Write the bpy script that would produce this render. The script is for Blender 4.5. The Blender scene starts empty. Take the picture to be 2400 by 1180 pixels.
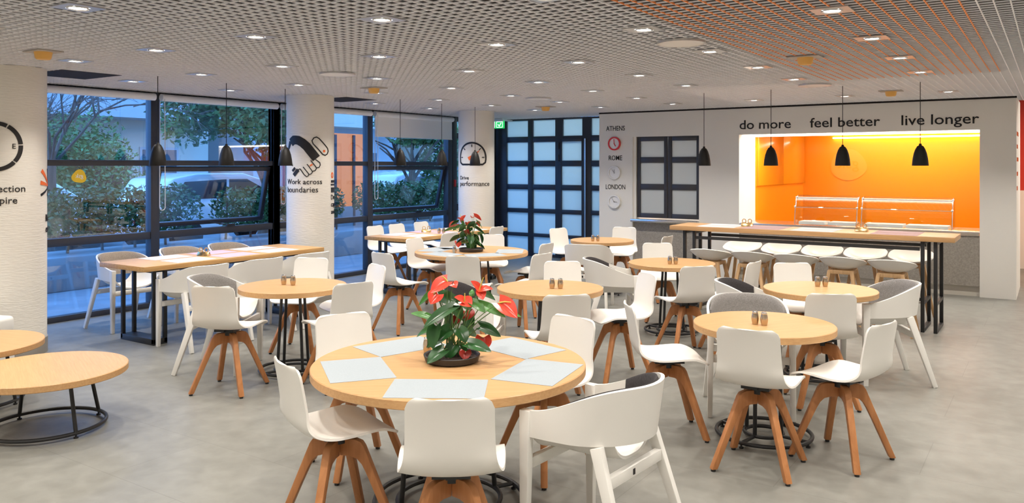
import bpy, bmesh, math, random
from mathutils import Vector, Matrix
R = math.radians
PI = math.pi
SC = bpy.context.scene
COL = SC.collection
random.seed(7)

# ------------------------------------------------------------------ camera
YAW = 33.8
cam_d = bpy.data.cameras.new('camera')
cam = bpy.data.objects.new('camera', cam_d); COL.objects.link(cam)
cam.location = (0, 0, 1.65)
cam.rotation_euler = (R(90), 0, R(YAW))
cam_d.sensor_width = 36.0
cam_d.lens = 36.0 * 1900 / 2400
cam_d.shift_y = -202 / 2400
cam_d.clip_start = 0.05; cam_d.clip_end = 300
SC.camera = cam

# ------------------------------------------------------------------ world, exposure
W = bpy.data.worlds.new('dusk_sky'); SC.world = W
W.use_nodes = True
bg = W.node_tree.nodes['Background']
bg.inputs[0].default_value = (0.15, 0.41, 1.0, 1)
bg.inputs[1].default_value = 3.9
SC.view_settings.view_transform = 'Standard'
SC.view_settings.look = 'None'
SC.view_settings.exposure = 0.38
SC.view_settings.gamma = 1.0
SC.view_settings.use_curve_mapping = False
SPOT_W = 42.0
SPOT_COL = (1.0, 0.935, 0.85)

# ------------------------------------------------------------------ materials
MATS = {}
def pm(name, col, rough=0.5, metal=0.0, spec=0.5, emit=None, estr=0.0, var=0.0, vscale=(8, 8, 8), bump=0.0, bscale=(60, 60, 60), coat=0.0):
    """Principled material with procedural colour variation and bump."""
    m = bpy.data.materials.new(name); m.use_nodes = True
    nt = m.node_tree; b = nt.nodes['Principled BSDF']
    b.inputs['Base Color'].default_value = (*col, 1)
    b.inputs['Roughness'].default_value = rough
    b.inputs['Metallic'].default_value = metal
    b.inputs['Specular IOR Level'].default_value = spec
    if coat: b.inputs['Coat Weight'].default_value = coat; b.inputs['Coat Roughness'].default_value = 0.1
    if emit:
        b.inputs['Emission Color'].default_value = (*emit, 1); b.inputs['Emission Strength'].default_value = estr
    def noise(sc, detail=4):
        tc = nt.nodes.new('ShaderNodeTexCoord'); mp = nt.nodes.new('ShaderNodeMapping')
        mp.inputs['Scale'].default_value = sc
        n = nt.nodes.new('ShaderNodeTexNoise'); n.inputs['Scale'].default_value = 1.0; n.inputs['Detail'].default_value = detail
        nt.links.new(tc.outputs['Object'], mp.inputs[0]); nt.links.new(mp.outputs[0], n.inputs['Vector'])
        return n
    if var:
        n = noise(vscale)
        r = nt.nodes.new('ShaderNodeValToRGB')
        r.color_ramp.elements[0].position = 0.3; r.color_ramp.elements[1].position = 0.7
        r.color_ramp.elements[0].color = (*[max(0, c * (1 - var)) for c in col], 1)
        r.color_ramp.elements[1].color = (*[min(1, c * (1 + var)) for c in col], 1)
        nt.links.new(n.outputs[0], r.inputs[0]); nt.links.new(r.outputs[0], b.inputs['Base Color'])
    if bump:
        n = noise(bscale, 3)
        bp = nt.nodes.new('ShaderNodeBump'); bp.inputs['Strength'].default_value = bump; bp.inputs['Distance'].default_value = 0.01
        nt.links.new(n.outputs[0], bp.inputs['Height']); nt.links.new(bp.outputs[0], b.inputs['Normal'])
    MATS[name] = m
    return m
def glass(name, tint=(1, 1, 1), boost=0.06):
    m = bpy.data.materials.new(name); m.use_nodes = True
    nt = m.node_tree; nt.nodes.remove(nt.nodes['Principled BSDF'])
    out = nt.nodes['Material Output']
    t = nt.nodes.new('ShaderNodeBsdfTransparent'); t.inputs[0].default_value = (*tint, 1)
    g = nt.nodes.new('ShaderNodeBsdfGlossy'); g.inputs['Roughness'].default_value = 0.0
    f = nt.nodes.new('ShaderNodeLayerWeight'); f.inputs[0].default_value = 0.5      # facing = 1 - |cos|, the same from both sides
    p5 = nt.nodes.new('ShaderNodeMath'); p5.operation = 'POWER'; p5.inputs[1].default_value = 5.0
    a = nt.nodes.new('ShaderNodeMath'); a.operation = 'MULTIPLY_ADD'; a.inputs[1].default_value = 0.9; a.inputs[2].default_value = boost; a.use_clamp = True
    nt.links.new(f.outputs['Facing'], p5.inputs[0])
    mx = nt.nodes.new('ShaderNodeMixShader')
    nt.links.new(p5.outputs[0], a.inputs[0]); nt.links.new(a.outputs[0], mx.inputs[0])
    nt.links.new(t.outputs[0], mx.inputs[1]); nt.links.new(g.outputs[0], mx.inputs[2]); nt.links.new(mx.outputs[0], out.inputs[0])
    MATS[name] = m
def frosted(name, col, tr=0.6):
    m = bpy.data.materials.new(name); m.use_nodes = True
    nt = m.node_tree; b = nt.nodes['Principled BSDF']; out = nt.nodes['Material Output']
    b.inputs['Base Color'].default_value = (*col, 1); b.inputs['Roughness'].default_value = 0.28
    t = nt.nodes.new('ShaderNodeBsdfTranslucent'); t.inputs[0].default_value = (*col, 1)
    mx = nt.nodes.new('ShaderNodeMixShader'); mx.inputs[0].default_value = tr
    nt.links.new(b.outputs[0], mx.inputs[1]); nt.links.new(t.outputs[0], mx.inputs[2]); nt.links.new(mx.outputs[0], out.inputs[0])
    MATS[name] = m
def wood(name, c1, c2, rough=0.4, scale=(1.2, 16, 16)):
    m = bpy.data.materials.new(name); m.use_nodes = True
    nt = m.node_tree; b = nt.nodes['Principled BSDF']
    b.inputs['Roughness'].default_value = rough; b.inputs['Specular IOR Level'].default_value = 0.35
    tc = nt.nodes.new('ShaderNodeTexCoord'); mp = nt.nodes.new('ShaderNodeMapping'); mp.inputs['Scale'].default_value = scale
    n = nt.nodes.new('ShaderNodeTexNoise'); n.inputs['Scale'].default_value = 3.0; n.inputs['Detail'].default_value = 6; n.inputs['Distortion'].default_value = 0.6
    r = nt.nodes.new('ShaderNodeValToRGB')
    r.color_ramp.elements[0].position = 0.33; r.color_ramp.elements[1].position = 0.68
    r.color_ramp.elements[0].color = (*c1, 1); r.color_ramp.elements[1].color = (*c2, 1)
    nt.links.new(tc.outputs['Object'], mp.inputs[0]); nt.links.new(mp.outputs[0], n.inputs['Vector'])
    nt.links.new(n.outputs[0], r.inputs[0]); nt.links.new(r.outputs[0], b.inputs['Base Color'])
    MATS[name] = m

def floor_material():
    m = pm('floor_vinyl', (0.29, 0.28, 0.255), 0.42, spec=0.4)
    nt = m.node_tree; b = nt.nodes['Principled BSDF']
    tc = nt.nodes.new('ShaderNodeTexCoord')
    def nz(scale, det, dist=0.0):
        n = nt.nodes.new('ShaderNodeTexNoise'); n.inputs['Scale'].default_value = scale; n.inputs['Detail'].default_value = det; n.inputs['Distortion'].default_value = dist
        nt.links.new(tc.outputs['Object'], n.inputs['Vector']); return n
    n1, n2 = nz(1.3, 6, 0.5), nz(9, 6, 0.3)
    mx = nt.nodes.new('ShaderNodeMath'); mx.operation = 'ADD'
    sc = nt.nodes.new('ShaderNodeMath'); sc.operation = 'MULTIPLY'; sc.inputs[1].default_value = 0.5
    nt.links.new(n1.outputs[0], mx.inputs[0]); nt.links.new(n2.outputs[0], mx.inputs[1]); nt.links.new(mx.outputs[0], sc.inputs[0])
    r = nt.nodes.new('ShaderNodeValToRGB')
    r.color_ramp.elements[0].position = 0.36; r.color_ramp.elements[1].position = 0.64
    r.color_ramp.elements[0].color = (0.185, 0.181, 0.160, 1); r.color_ramp.elements[1].color = (0.25, 0.246, 0.221, 1)
    nt.links.new(sc.outputs[0], r.inputs[0])
    br = nt.nodes.new('ShaderNodeTexBrick'); br.inputs['Scale'].default_value = 1.0
    br.inputs['Brick Width'].default_value = 1.2; br.inputs['Row Height'].default_value = 0.6; br.inputs['Mortar Size'].default_value = 0.0022
    br.inputs['Color1'].default_value = (1, 1, 1, 1); br.inputs['Color2'].default_value = (0.96, 0.96, 0.96, 1); br.inputs['Mortar'].default_value = (0.78, 0.78, 0.78, 1)
    nt.links.new(tc.outputs['Object'], br.inputs['Vector'])
    mm = nt.nodes.new('ShaderNodeMix'); mm.data_type = 'RGBA'; mm.blend_type = 'MULTIPLY'; mm.inputs[0].default_value = 1.0
    nt.links.new(r.outputs[0], mm.inputs[6]); nt.links.new(br.outputs[0], mm.inputs[7]); nt.links.new(mm.outputs[2], b.inputs['Base Color'])
floor_material()
pm('wall_white', (0.80, 0.775, 0.72), 0.75, var=0.015, vscale=(2, 2, 2), bump=0.05, bscale=(90, 90, 90))
pm('column_paper', (0.80, 0.765, 0.70), 0.8, bump=0.32, bscale=(14, 14, 95))
pm('skirting_grey', (0.30, 0.28, 0.25), 0.5)
pm('plenum_dark', (0.016, 0.012, 0.011), 0.95)
pm('grid_metal', (0.90, 0.90, 0.94), 0.45, spec=0.5)
pm('grid_orange', (0.95, 0.30, 0.07), 0.45)
pm('ceiling_tile', (0.42, 0.38, 0.34), 0.7)
pm('plate_metal', (0.62, 0.61, 0.60), 0.3, metal=0.6)
pm('lens', (1, 1, 1), 0.4, emit=(1.0, 0.96, 0.9), estr=30)
pm('plastic_white', (0.84, 0.815, 0.765), 0.38, spec=0.45)
pm('painted_white', (0.82, 0.80, 0.755), 0.45)
pm('pad_dark', (0.045, 0.040, 0.042), 0.95, var=0.25, vscale=(120, 120, 120), bump=0.3, bscale=(300, 300, 300))
pm('pad_grey', (0.26, 0.245, 0.235), 0.95, var=0.2, vscale=(120, 120, 120), bump=0.3, bscale=(300, 300, 300))
pm('pad_taupe', (0.36, 0.30, 0.25), 0.95, var=0.2, vscale=(120, 120, 120), bump=0.3, bscale=(300, 300, 300))
pm('black_metal', (0.016, 0.016, 0.017), 0.42)
pm('black_lamp', (0.012, 0.011, 0.010), 0.55, spec=0.3)
pm('lamp_inside', (0.85, 0.75, 0.6), 0.6)
wood('oak_top', (0.53, 0.30, 0.13), (0.61, 0.365, 0.17), 0.38, (1.6, 34, 34))
wood('oak_edge', (0.52, 0.26, 0.085), (0.66, 0.36, 0.13), 0.45, (4, 4, 40))
wood('beech', (0.44, 0.18, 0.065), (0.55, 0.24, 0.095), 0.42, (10, 10, 1.4))
wood('stool_oak', (0.55, 0.335, 0.165), (0.68, 0.44, 0.23), 0.5, (10, 10, 1.4))
pm('steel', (0.70, 0.68, 0.66), 0.22, metal=1.0)
pm('shaker_steel', (0.55, 0.45, 0.34), 0.25, metal=1.0)
pm('brass', (0.78, 0.53, 0.25), 0.22, metal=1.0)
pm('paper_blue', (0.35, 0.39, 0.42), 0.8, var=0.04, vscale=(150, 150, 150))
pm('paper_lilac', (0.46, 0.35, 0.44), 0.7)
pm('paper_white', (0.56, 0.56, 0.60), 0.7)
pm('paper_plum', (0.38, 0.25, 0.27), 0.7)
pm('frame_dark', (0.040, 0.040, 0.048), 0.4)
pm('blind_white', (0.90, 0.89, 0.87), 0.8)
pm('cord_white', (0.75, 0.70, 0.66), 0.5)
glass('window_glass', (0.90, 0.95, 0.99), 0.09)
glass('display_glass', (0.97, 0.985, 0.98), 0.05)
frosted('frosted_pane', (0.78, 0.86, 0.86))
frosted('frosted_warm', (0.60, 0.64, 0.66), 0.6)
pm('ink', (0.012, 0.010, 0.011), 0.6)
pm('ink_orange', (0.85, 0.16, 0.03), 0.6)
pm('clock_red', (0.75, 0.03, 0.03), 0.4)
pm('clock_white', (0.80, 0.79, 0.77), 0.4)
pm('clock_grey', (0.52, 0.50, 0.48), 0.4)
pm('orange_panel', (0.95, 0.335, 0.012), 0.16, spec=0.5)
pm('orange_reflection', (0.96, 0.37, 0.03), 0.18)  # paler orange of the logo reflection painted on the kitchen wall
pm('stone_grey', (0.32, 0.29, 0.25), 0.7, var=0.18, vscale=(60, 60, 60))
pm('plinth_tile', (0.60, 0.56, 0.48), 0.5)
pm('soffit_light', (1, 1, 1), 0.5, emit=(1, 0.97, 0.9), estr=6)
pm('food_pan', (0.85, 0.84, 0.80), 0.3)
pm('red_wall', (0.55, 0.035, 0.02), 0.6)
pm('sign_green', (0.02, 0.40, 0.10), 0.5, emit=(0.02, 0.55, 0.12), estr=0.8)
pm('sign_white', (0.85, 0.9, 0.88), 0.5, emit=(0.8, 0.95, 0.9), estr=0.8)
pm('lamp_housing', (0.75, 0.78, 0.80), 0.35)
pm('detector_amber', (0.75, 0.42, 0.10), 0.5)
pm('speaker_white', (0.72, 0.70, 0.68), 0.5)
pm('pot_black', (0.035, 0.030, 0.028), 0.5)
pm('soil', (0.045, 0.022, 0.016), 0.9, var=0.5, vscale=(90, 90, 90), bump=1.0, bscale=(120, 120, 120))
pm('leaf_dark', (0.020, 0.085, 0.020), 0.28, var=0.35, vscale=(14, 14, 14))
pm('leaf_mid', (0.06, 0.20, 0.035), 0.32, var=0.3, vscale=(14, 14, 14))
pm('stalk', (0.10, 0.22, 0.05), 0.45)
pm('spathe', (0.80, 0.075, 0.045), 0.22, var=0.15, vscale=(30, 30, 30))
pm('spathe_dark', (0.36, 0.03, 0.02), 0.3, var=0.2, vscale=(30, 30, 30))
pm('spadix', (0.62, 0.60, 0.12), 0.5)
pm('pouf_white', (0.82, 0.80, 0.76), 0.6)
pm('sticker_yellow', (0.90, 0.58, 0.03), 0.5)
pm('sticker_white', (0.9, 0.9, 0.88), 0.5)
pm('paving', (0.28, 0.28, 0.29), 0.8, var=0.15, vscale=(3, 3, 3))
pm('asphalt', (0.14, 0.15, 0.16), 0.7, var=0.15, vscale=(3, 3, 3))
pm('concrete', (0.30, 0.30, 0.30), 0.8, var=0.1, vscale=(3, 3, 3))
pm('hedge_leaf', (0.045, 0.12, 0.03), 0.45, var=0.5, vscale=(3, 3, 3))
pm('tree_leaf', (0.09, 0.19, 0.05), 0.5, var=0.5, vscale=(1.5, 1.5, 1.5))
pm('bark', (0.12, 0.09, 0.07), 0.9, var=0.3, vscale=(20, 20, 3))
pm('facade_cream', (0.62, 0.54, 0.42), 0.85, var=0.05, vscale=(1, 1, 1))
pm('facade_grey', (0.48, 0.47, 0.46), 0.85, var=0.05, vscale=(1, 1, 1))
pm('awning_brown', (0.38, 0.13, 0.05), 0.8)
pm('dark_window', (0.03, 0.04, 0.05), 0.1)
pm('car_white', (0.78, 0.78, 0.78), 0.2, coat=0.6)
pm('tyre', (0.02, 0.02, 0.02), 0.8)
pm('shop_orange', (0.80, 0.22, 0.05), 0.5, emit=(1, .25, .06), estr=.45)

# ------------------------------------------------------------------ mesh helpers
class MB:
    def __init__(s): s.v = []; s.f = []; s.m = []
    def add(s, vs, fs, mi=0):
        b = len(s.v); s.v += [tuple(p) for p in vs]
        s.f += [tuple(i + b for i in f) for f in fs]; s.m += [mi] * len(fs)
        return s
    def box(s, x0, x1, y0, y1, z0, z1, mi=0):
        vs = [(x, y, z) for z in (z0, z1) for y in (y0, y1) for x in (x0, x1)]
        return s.add(vs, [(0, 2, 3, 1), (4, 5, 7, 6), (0, 1, 5, 4), (2, 6, 7, 3), (0, 4, 6, 2), (1, 3, 7, 5)], mi)
    def obox(s, c, size, rz=0, mi=0):
        cx, cy, cz = c; a, b, h = [d / 2 for d in size]; co, si = math.cos(rz), math.sin(rz)
        vs = [(cx + co * x - si * y, cy + si * x + co * y, cz + z) for z in (-h, h) for y in (-b, b) for x in (-a, a)]
        return s.add(vs, [(0, 2, 3, 1), (4, 5, 7, 6), (0, 1, 5, 4), (2, 6, 7, 3), (0, 4, 6, 2), (1, 3, 7, 5)], mi)
    def bar(s, p0, p1, w, d, w1=None, d1=None, up=(0, 0, 1), mi=0):
        """rectangular beam from p0 to p1; w across, d along the up-ish side"""
        p0, p1 = Vector(p0), Vector(p1); t = (p1 - p0).normalized(); u = Vector(up)
        if abs(t.dot(u)) > 0.99: u = Vector((1, 0, 0))
        a = t.cross(u).normalized(); b = a.cross(t).normalized()
        w1 = w if w1 is None else w1; d1 = d if d1 is None else d1
        vs = []
        for p, ww, dd in ((p0, w, d), (p1, w1, d1)):
            vs += [p + a * (sx * ww / 2) + b * (sy * dd / 2) for sx, sy in ((-1, -1), (1, -1), (1, 1), (-1, 1))]
        return s.add(vs, [(3, 2, 1, 0), (4, 5, 6, 7), (0, 1, 5, 4), (1, 2, 6, 5), (2, 3, 7, 6), (3, 0, 4, 7)], mi)
    def tube(s, pts, r, seg=8, closed=False, mi=0, r1=None):
        pts = [Vector(p) for p in pts]; n = len(pts); rings = []; u = None
        for i, p in enumerate(pts):
            a = pts[(i - 1) % n] if (closed or i > 0) else p
            b = pts[(i + 1) % n] if (closed or i < n - 1) else p
            t = (b - a).normalized()
            if u is None:
                u = Vector((0, 0, 1)) if abs(t.z) < 0.9 else Vector((1, 0, 0))
            u = (u - t * u.dot(t)).normalized(); w = t.cross(u)
            rr = r if r1 is None else r + (r1 - r) * i / (n - 1)
            rings.append([p + (u * math.cos(2 * PI * k / seg) + w * math.sin(2 * PI * k / seg)) * rr for k in range(seg)])
        vs = [v for ring in rings for v in ring]; fs = []
        for i in range(n if closed else n - 1):
            j = (i + 1) % n
            for k in range(seg):
                l = (k + 1) % seg
                fs.append((i * seg + k, i * seg + l, j * seg + l, j * seg + k))
        if not closed: fs += [tuple(range(seg))[::-1], tuple((n - 1) * seg + k for k in range(seg))]
        return s.add(vs, fs, mi)
    def lathe(s, prof, seg=32, c=(0, 0), mi=0):
        """profile of (r, z); r == 0 at an end closes it"""
        vs = []; idx = []
        for r, z in prof:
            if r < 1e-6: idx.append([len(vs)]); vs.append((c[0], c[1], z))
            else:
                idx.append(list(range(len(vs), len(vs) + seg)))
                vs += [(c[0] + r * math.cos(2 * PI * k / seg), c[1] + r * math.sin(2 * PI * k / seg), z) for k in range(seg)]
        fs = []
        for a, b in zip(idx, idx[1:]):
            for k in range(seg):
                l = (k + 1) % seg
                if len(a) == 1 and len(b) == 1: continue
                if len(a) == 1: fs.append((a[0], b[l], b[k]))
                elif len(b) == 1: fs.append((a[k], a[l], b[0]))
                else: fs.append((a[k], a[l], b[l], b[k]))
        return s.add(vs, fs, mi)
    def prism(s, outline, thick, frame, mi=0):
        """2D outline extruded +-thick/2; frame(u, v, w) -> point"""
        n = len(outline)
        vs = [frame(u, v, -thick / 2) for u, v in outline] + [frame(u, v, thick / 2) for u, v in outline]
        fs = [tuple(range(n))[::-1], tuple(range(n, 2 * n))] + [(i, (i + 1) % n, n + (i + 1) % n, n + i) for i in range(n)]
        return s.add(vs, fs, mi)
    def sheet(s, P, thick, mi=0):
        """grid of points P[i][j] thickened by its normals to both sides"""
        n, m = len(P), len(P[0]); P = [[Vector(p) for p in row] for row in P]
        A, B = [], []
        for i in range(n):
            for j in range(m):
                du = P[min(i + 1, n - 1)][j] - P[max(i - 1, 0)][j]; dv = P[i][min(j + 1, m - 1)] - P[i][max(j - 1, 0)]
                nn = du.cross(dv)
                nn = nn.normalized() if nn.length > 1e-9 else Vector((0, 0, 1))
                A.append(P[i][j] + nn * thick / 2); B.append(P[i][j] - nn * thick / 2)
        N = n * m; fs = []
        for i in range(n - 1):
            for j in range(m - 1):
                q = (i * m + j, i * m + j + 1, (i + 1) * m + j + 1, (i + 1) * m + j)
                fs.append(q); fs.append(tuple(N + k for k in q[::-1]))
        rim = [(i, 0) for i in range(n)] + [(n - 1, j) for j in range(1, m)] + [(i, m - 1) for i in range(n - 2, -1, -1)] + [(0, j) for j in range(m - 2, 0, -1)]
        for a, b in zip(rim, rim[1:] + rim[:1]):
            ia, ib = a[0] * m + a[1], b[0] * m + b[1]
            fs.append((ia, ib, N + ib, N + ia))
        return s.add(A + B, fs, mi)
    def build(s, name, mats, parent=None, bevel=0.0, seg=2, smooth=True, angle=38):
        me = bpy.data.meshes.new(name); me.from_pydata(s.v, [], s.f)
        for i, k in enumerate(s.m): me.polygons[i].material_index = k
        bm = bmesh.new(); bm.from_mesh(me)
        bmesh.ops.recalc_face_normals(bm, faces=bm.faces)
        if bevel:
            ed = [e for e in bm.edges if len(e.link_faces) == 2 and e.calc_face_angle(0) > R(40)]
            bmesh.ops.bevel(bm, geom=ed, offset=bevel, segments=seg, affect='EDGES', profile=0.5, clamp_overlap=True)
        bm.to_mesh(me); bm.free()
        return finish(name, me, mats, parent, smooth, angle)
def finish(name, me, mats, parent=None, smooth=True, angle=38):
    for m in ([mats] if isinstance(mats, str) else mats): me.materials.append(MATS[m])
    if smooth and me.polygons:
        me.shade_smooth(); me.set_sharp_from_angle(angle=R(angle))
    o = bpy.data.objects.new(name, me); COL.objects.link(o)
    if parent: o.parent = parent
    return o
def tag(o, label=None, cat=None, group=None, kind=None):
    if label: o['label'] = label
    if cat: o['category'] = cat
    if group: o['group'] = group
    if kind: o['kind'] = kind
    return o
def thing(name, loc, rz=0, label=None, cat=None, group=None):
    o = bpy.data.objects.new(name, None); COL.objects.link(o)
    o.empty_display_size = 0.1
    o.location = loc; o.rotation_euler = (0, 0, rz)
    return tag(o, label, cat, group)
KIDS = {}
def kids(o): return [c for c in bpy.data.objects if c.parent == o]
def dup(root, loc, rz, label=None, group=None):
    """a copy of a thing with copies of its parts and sub-parts (mesh data shared)"""
    if root.name not in KIDS: KIDS[root.name] = [(c, kids(c)) for c in kids(root)]
    r = root.copy(); COL.objects.link(r); r.location = loc; r.rotation_euler = (0, 0, rz)
    if label: r['label'] = label
    if group: r['group'] = group
    for ch, gs in KIDS[root.name]:
        c = ch.copy(); COL.objects.link(c); c.parent = r
        for g in gs:
            d = g.copy(); COL.objects.link(d); d.parent = c
    return r
def struct(mb, name, mats, **k):
    return tag(mb.build(name, mats, **k), kind='structure')

# lettering and drawn marks: flat shapes in (u, v) laid on a wall or round a column by a map (u, v, w) -> point
def text_mesh(name, body, mat, place, height=None, width=None, depth=0.004, bold=0.0, u0=0.0, v0=0.0, mirror=False, parent=None, align='LEFT'):
    cu = bpy.data.curves.new('lettering', 'FONT'); cu.body = body; cu.size = 1.0; cu.extrude = 0.0; cu.offset = bold; cu.resolution_u = 3
    ob = bpy.data.objects.new('lettering', cu); COL.objects.link(ob)
    dg = bpy.context.evaluated_depsgraph_get(); dg.update()
    me = bpy.data.meshes.new_from_object(ob.evaluated_get(dg)); bpy.data.objects.remove(ob)
    me.name = name
    xs = [v.co.x for v in me.vertices]; x0, x1 = min(xs), max(xs)
    k = (width / (x1 - x0)) if width else height / 0.72
    kv = (height / 0.72) if height else k
    if width and not height: kv = k
    bm = bmesh.new(); bm.from_mesh(me)
    r = bmesh.ops.extrude_face_region(bm, geom=bm.faces[:])
    top = {e for e in r['geom'] if isinstance(e, bmesh.types.BMVert)}
    off = {'LEFT': 0, 'CENTER': -(x1 - x0) * k / 2, 'RIGHT': -(x1 - x0) * k}[align]
    for v in bm.verts:
        u = (v.co.x - x0) * k
        if mirror: u = (x1 - x0) * k - u
        v.co = Vector(place(u0 + off + u, v0 + v.co.y * kv, depth if v in top else 0.0005))
    bmesh.ops.recalc_face_normals(bm, faces=bm.faces)
    bm.to_mesh(me); bm.free()
    return finish(name, me, mat, parent, smooth=False)
def stroke(mb, pts, w, place, closed=False, depth=0.004, mi=0, w_end=None):
    """ribbon of width w along (u, v) points, finely cut so that it follows a curved surface"""
    P = [Vector(p) for p in pts]
    if closed: P.append(P[0])
    Q = []
    for a, b in zip(P, P[1:]):
        n = max(1, int((b - a).length / 0.015))
        Q += [a.lerp(b, i / n) for i in range(n)]
    Q.append(P[-1]); rows = []
    for i, q in enumerate(Q):
        a = Q[i - 1] if i else (Q[-2] if closed else q); b = Q[i + 1] if i < len(Q) - 1 else (Q[1] if closed else q)
        t = (b - a).normalized(); nn = Vector((-t.y, t.x))
        ww = w if w_end is None else w + (w_end - w) * i / (len(Q) - 1)
        m = max(2, int(ww / 0.012) + 1)
        rows.append([q + nn * ww * (j / m - 0.5) for j in range(m + 1)])
    mm = min(len(r) for r in rows)
    rows = [[r[0].lerp(r[-1], j / (mm - 1)) for j in range(mm)] for r in rows]
    n = len(rows); V = []; F = []
    for dz in (0.0005, depth):
        V += [place(p.x, p.y, dz) for r in rows for p in r]
    N = n * mm
    for i in range(n - 1):
        for j in range(mm - 1):
            q = (i * mm + j, i * mm + j + 1, (i + 1) * mm + j + 1, (i + 1) * mm + j)
            F.append(tuple(N + k for k in q)); F.append(q[::-1])
        F.append((i * mm, (i + 1) * mm, N + (i + 1) * mm, N + i * mm))
        F.append((i * mm + mm - 1, N + i * mm + mm - 1, N + (i + 1) * mm + mm - 1, (i + 1) * mm + mm - 1))
    mb.add(V, F, mi)
def arc(cx, cy, rx, ry, a0, a1, n=24):
    return [(cx + rx * math.cos(R(a0 + (a1 - a0) * i / n)), cy + ry * math.sin(R(a0 + (a1 - a0) * i / n))) for i in range(n + 1)]

# ------------------------------------------------------------------ the setting
ZC = 2.50                       # ceiling grid
XW, YB = -8.73, 12.5            # window wall, glazed back wall
YS = 11.68                      # serving wall
XE, YF = 3.4, -2.8              # walls behind the camera
struct(MB().box(XW - 0.1, XE + .1, YF - .1, 15.7, -0.08, 0), 'floor', 'floor_vinyl')
# open-cell ceiling: blades 74 mm apart both ways, one grid; orange blades run over the serving side
g = MB()
PITCH = 0.074
x = XW + 0.03
while x < XE:
    if -1.95 < x < -0.40:
        g.box(x - .0035, x + .0035, YF, 8.55, ZC, ZC + .009, 1); g.box(x - .0035, x + .0035, 8.55, YB, ZC, ZC + .009, 0)
    else:
        g.box(x - .0035, x + .0035, YF, YB, ZC, ZC + .009, 0)
    x += PITCH
y = YF + 0.03
while y < YB:
    g.box(XW, XE, y - .003, y + .003, ZC + .001, ZC + .008, 0); y += PITCH
struct(g, 'ceiling', ['grid_metal', 'grid_orange'], smooth=False)
struct(MB().box(XW - .1, XE + .1, YF - .1, 15.7, 2.95, 3.05), 'ceiling_slab', 'plenum_dark')
struct(MB().box(-7.95, -7.30, 3.75, 4.30, ZC - .002, ZC + .012), 'ceiling_hatch', 'plenum_dark')
struct(MB().box(-7.95, -7.30, 7.22, 7.75, ZC - .002, ZC + .012), 'ceiling_hatch_rear', 'plenum_dark')
struct(MB().box(-3.6, XE, 8.6, YS, ZC + .014, ZC + .022), 'ceiling_panel', 'ceiling_tile')
w = MB(); w.box(XW - .12, XW + .0, YF, 15.6, ZC - .01, 3.0)
struct(w, 'wall_left_lintel', 'plenum_dark')
struct(MB().box(XW - .12, XW, YF, 3.4, 0, ZC), 'wall_left', 'wall_white')
struct(MB().box(XW - .1, XE + .1, YF - .1, YF, 0, 3.0), 'wall_front', 'wall_white')
struct(MB().box(XE, XE + .1, YF - .1, 15.7, 0, 3.0), 'wall_right', 'wall_white')
# serving wall with its two openings
w = MB()
w.box(-6.12, -5.53, YS, YS + .14, 0, ZC)
w.box(-5.53, -4.44, YS, YS + .14, 2.10, ZC)
w.box(-4.44, -3.83, YS, YS + .14, 0, ZC)
w.box(-3.83, -0.78, YS, YS + .14, 2.10, ZC)
w.box(-0.78, -0.39, YS, YS + 1.3, 0, ZC)
w.box(-6.12, -0.39, YS + .02, YS + .12, ZC, 3.0)
struct(w, 'wall_back', 'wall_white')
struct(MB().box(-6.12, -0.385, YS - .012, YS + .02, ZC - .022, ZC + .004), 'trim_1', 'plenum_dark')
# reveal of the serving opening, kitchen behind
w = MB(); w.box(-3.95, -3.83, YS + .14, 12.45, 0, 2.4); w.box(-3.83, -0.78, YS + .14, 12.45, 2.10, 2.2)
struct(w, 'wall_niche', 'wall_white')
w = MB(); w.box(-3.95, -3.83, 12.45, 15.3, 0, 2.4)
struct(w, 'wall_kitchen_left', 'orange_panel')
struct(MB().box(-3.95, -0.66, 15.3, 15.4, 0, 2.95), 'wall_kitchen_back', 'orange_panel')
struct(MB().box(-0.78, -0.66, YS + 1.3, 15.3, 0, 2.4), 'wall_kitchen_right', 'orange_panel')
struct(MB().box(-6.1, -0.6, 12.46, 15.3, 2.4, 2.45), 'ceiling_kitchen', 'wall_white')
w = MB(); w.box(-6.12, -6.02, YS + .14, 15.4, 0, 2.95); w.box(-6.12, -3.95, 14.2, 14.3, 0, 2.95)
struct(w, 'wall_pantry', 'wall_white')
w = MB(); w.box(-0.66, XE, 15.3, 15.4, 1.25, 3.0, 0); w.box(-0.66, XE, 15.28, 15.4, 0, 1.25, 1)
struct(w, 'wall_corridor', ['red_wall', 'wall_white'])
w = MB(); w.box(-3.83, -.78, YS + .01, YS + .10, .13, .76)
struct(w, 'wall_counter_front', 'stone_grey')
struct(MB().box(-3.83, -.78, YS + .05, YS + .12, 0, .13), 'baseboard_counter', 'plinth_tile')
struct(MB().box(-5.53, -4.44, YS + .03, YS + .12, 0, .76), 'wall_window_front', 'stone_grey')

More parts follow.
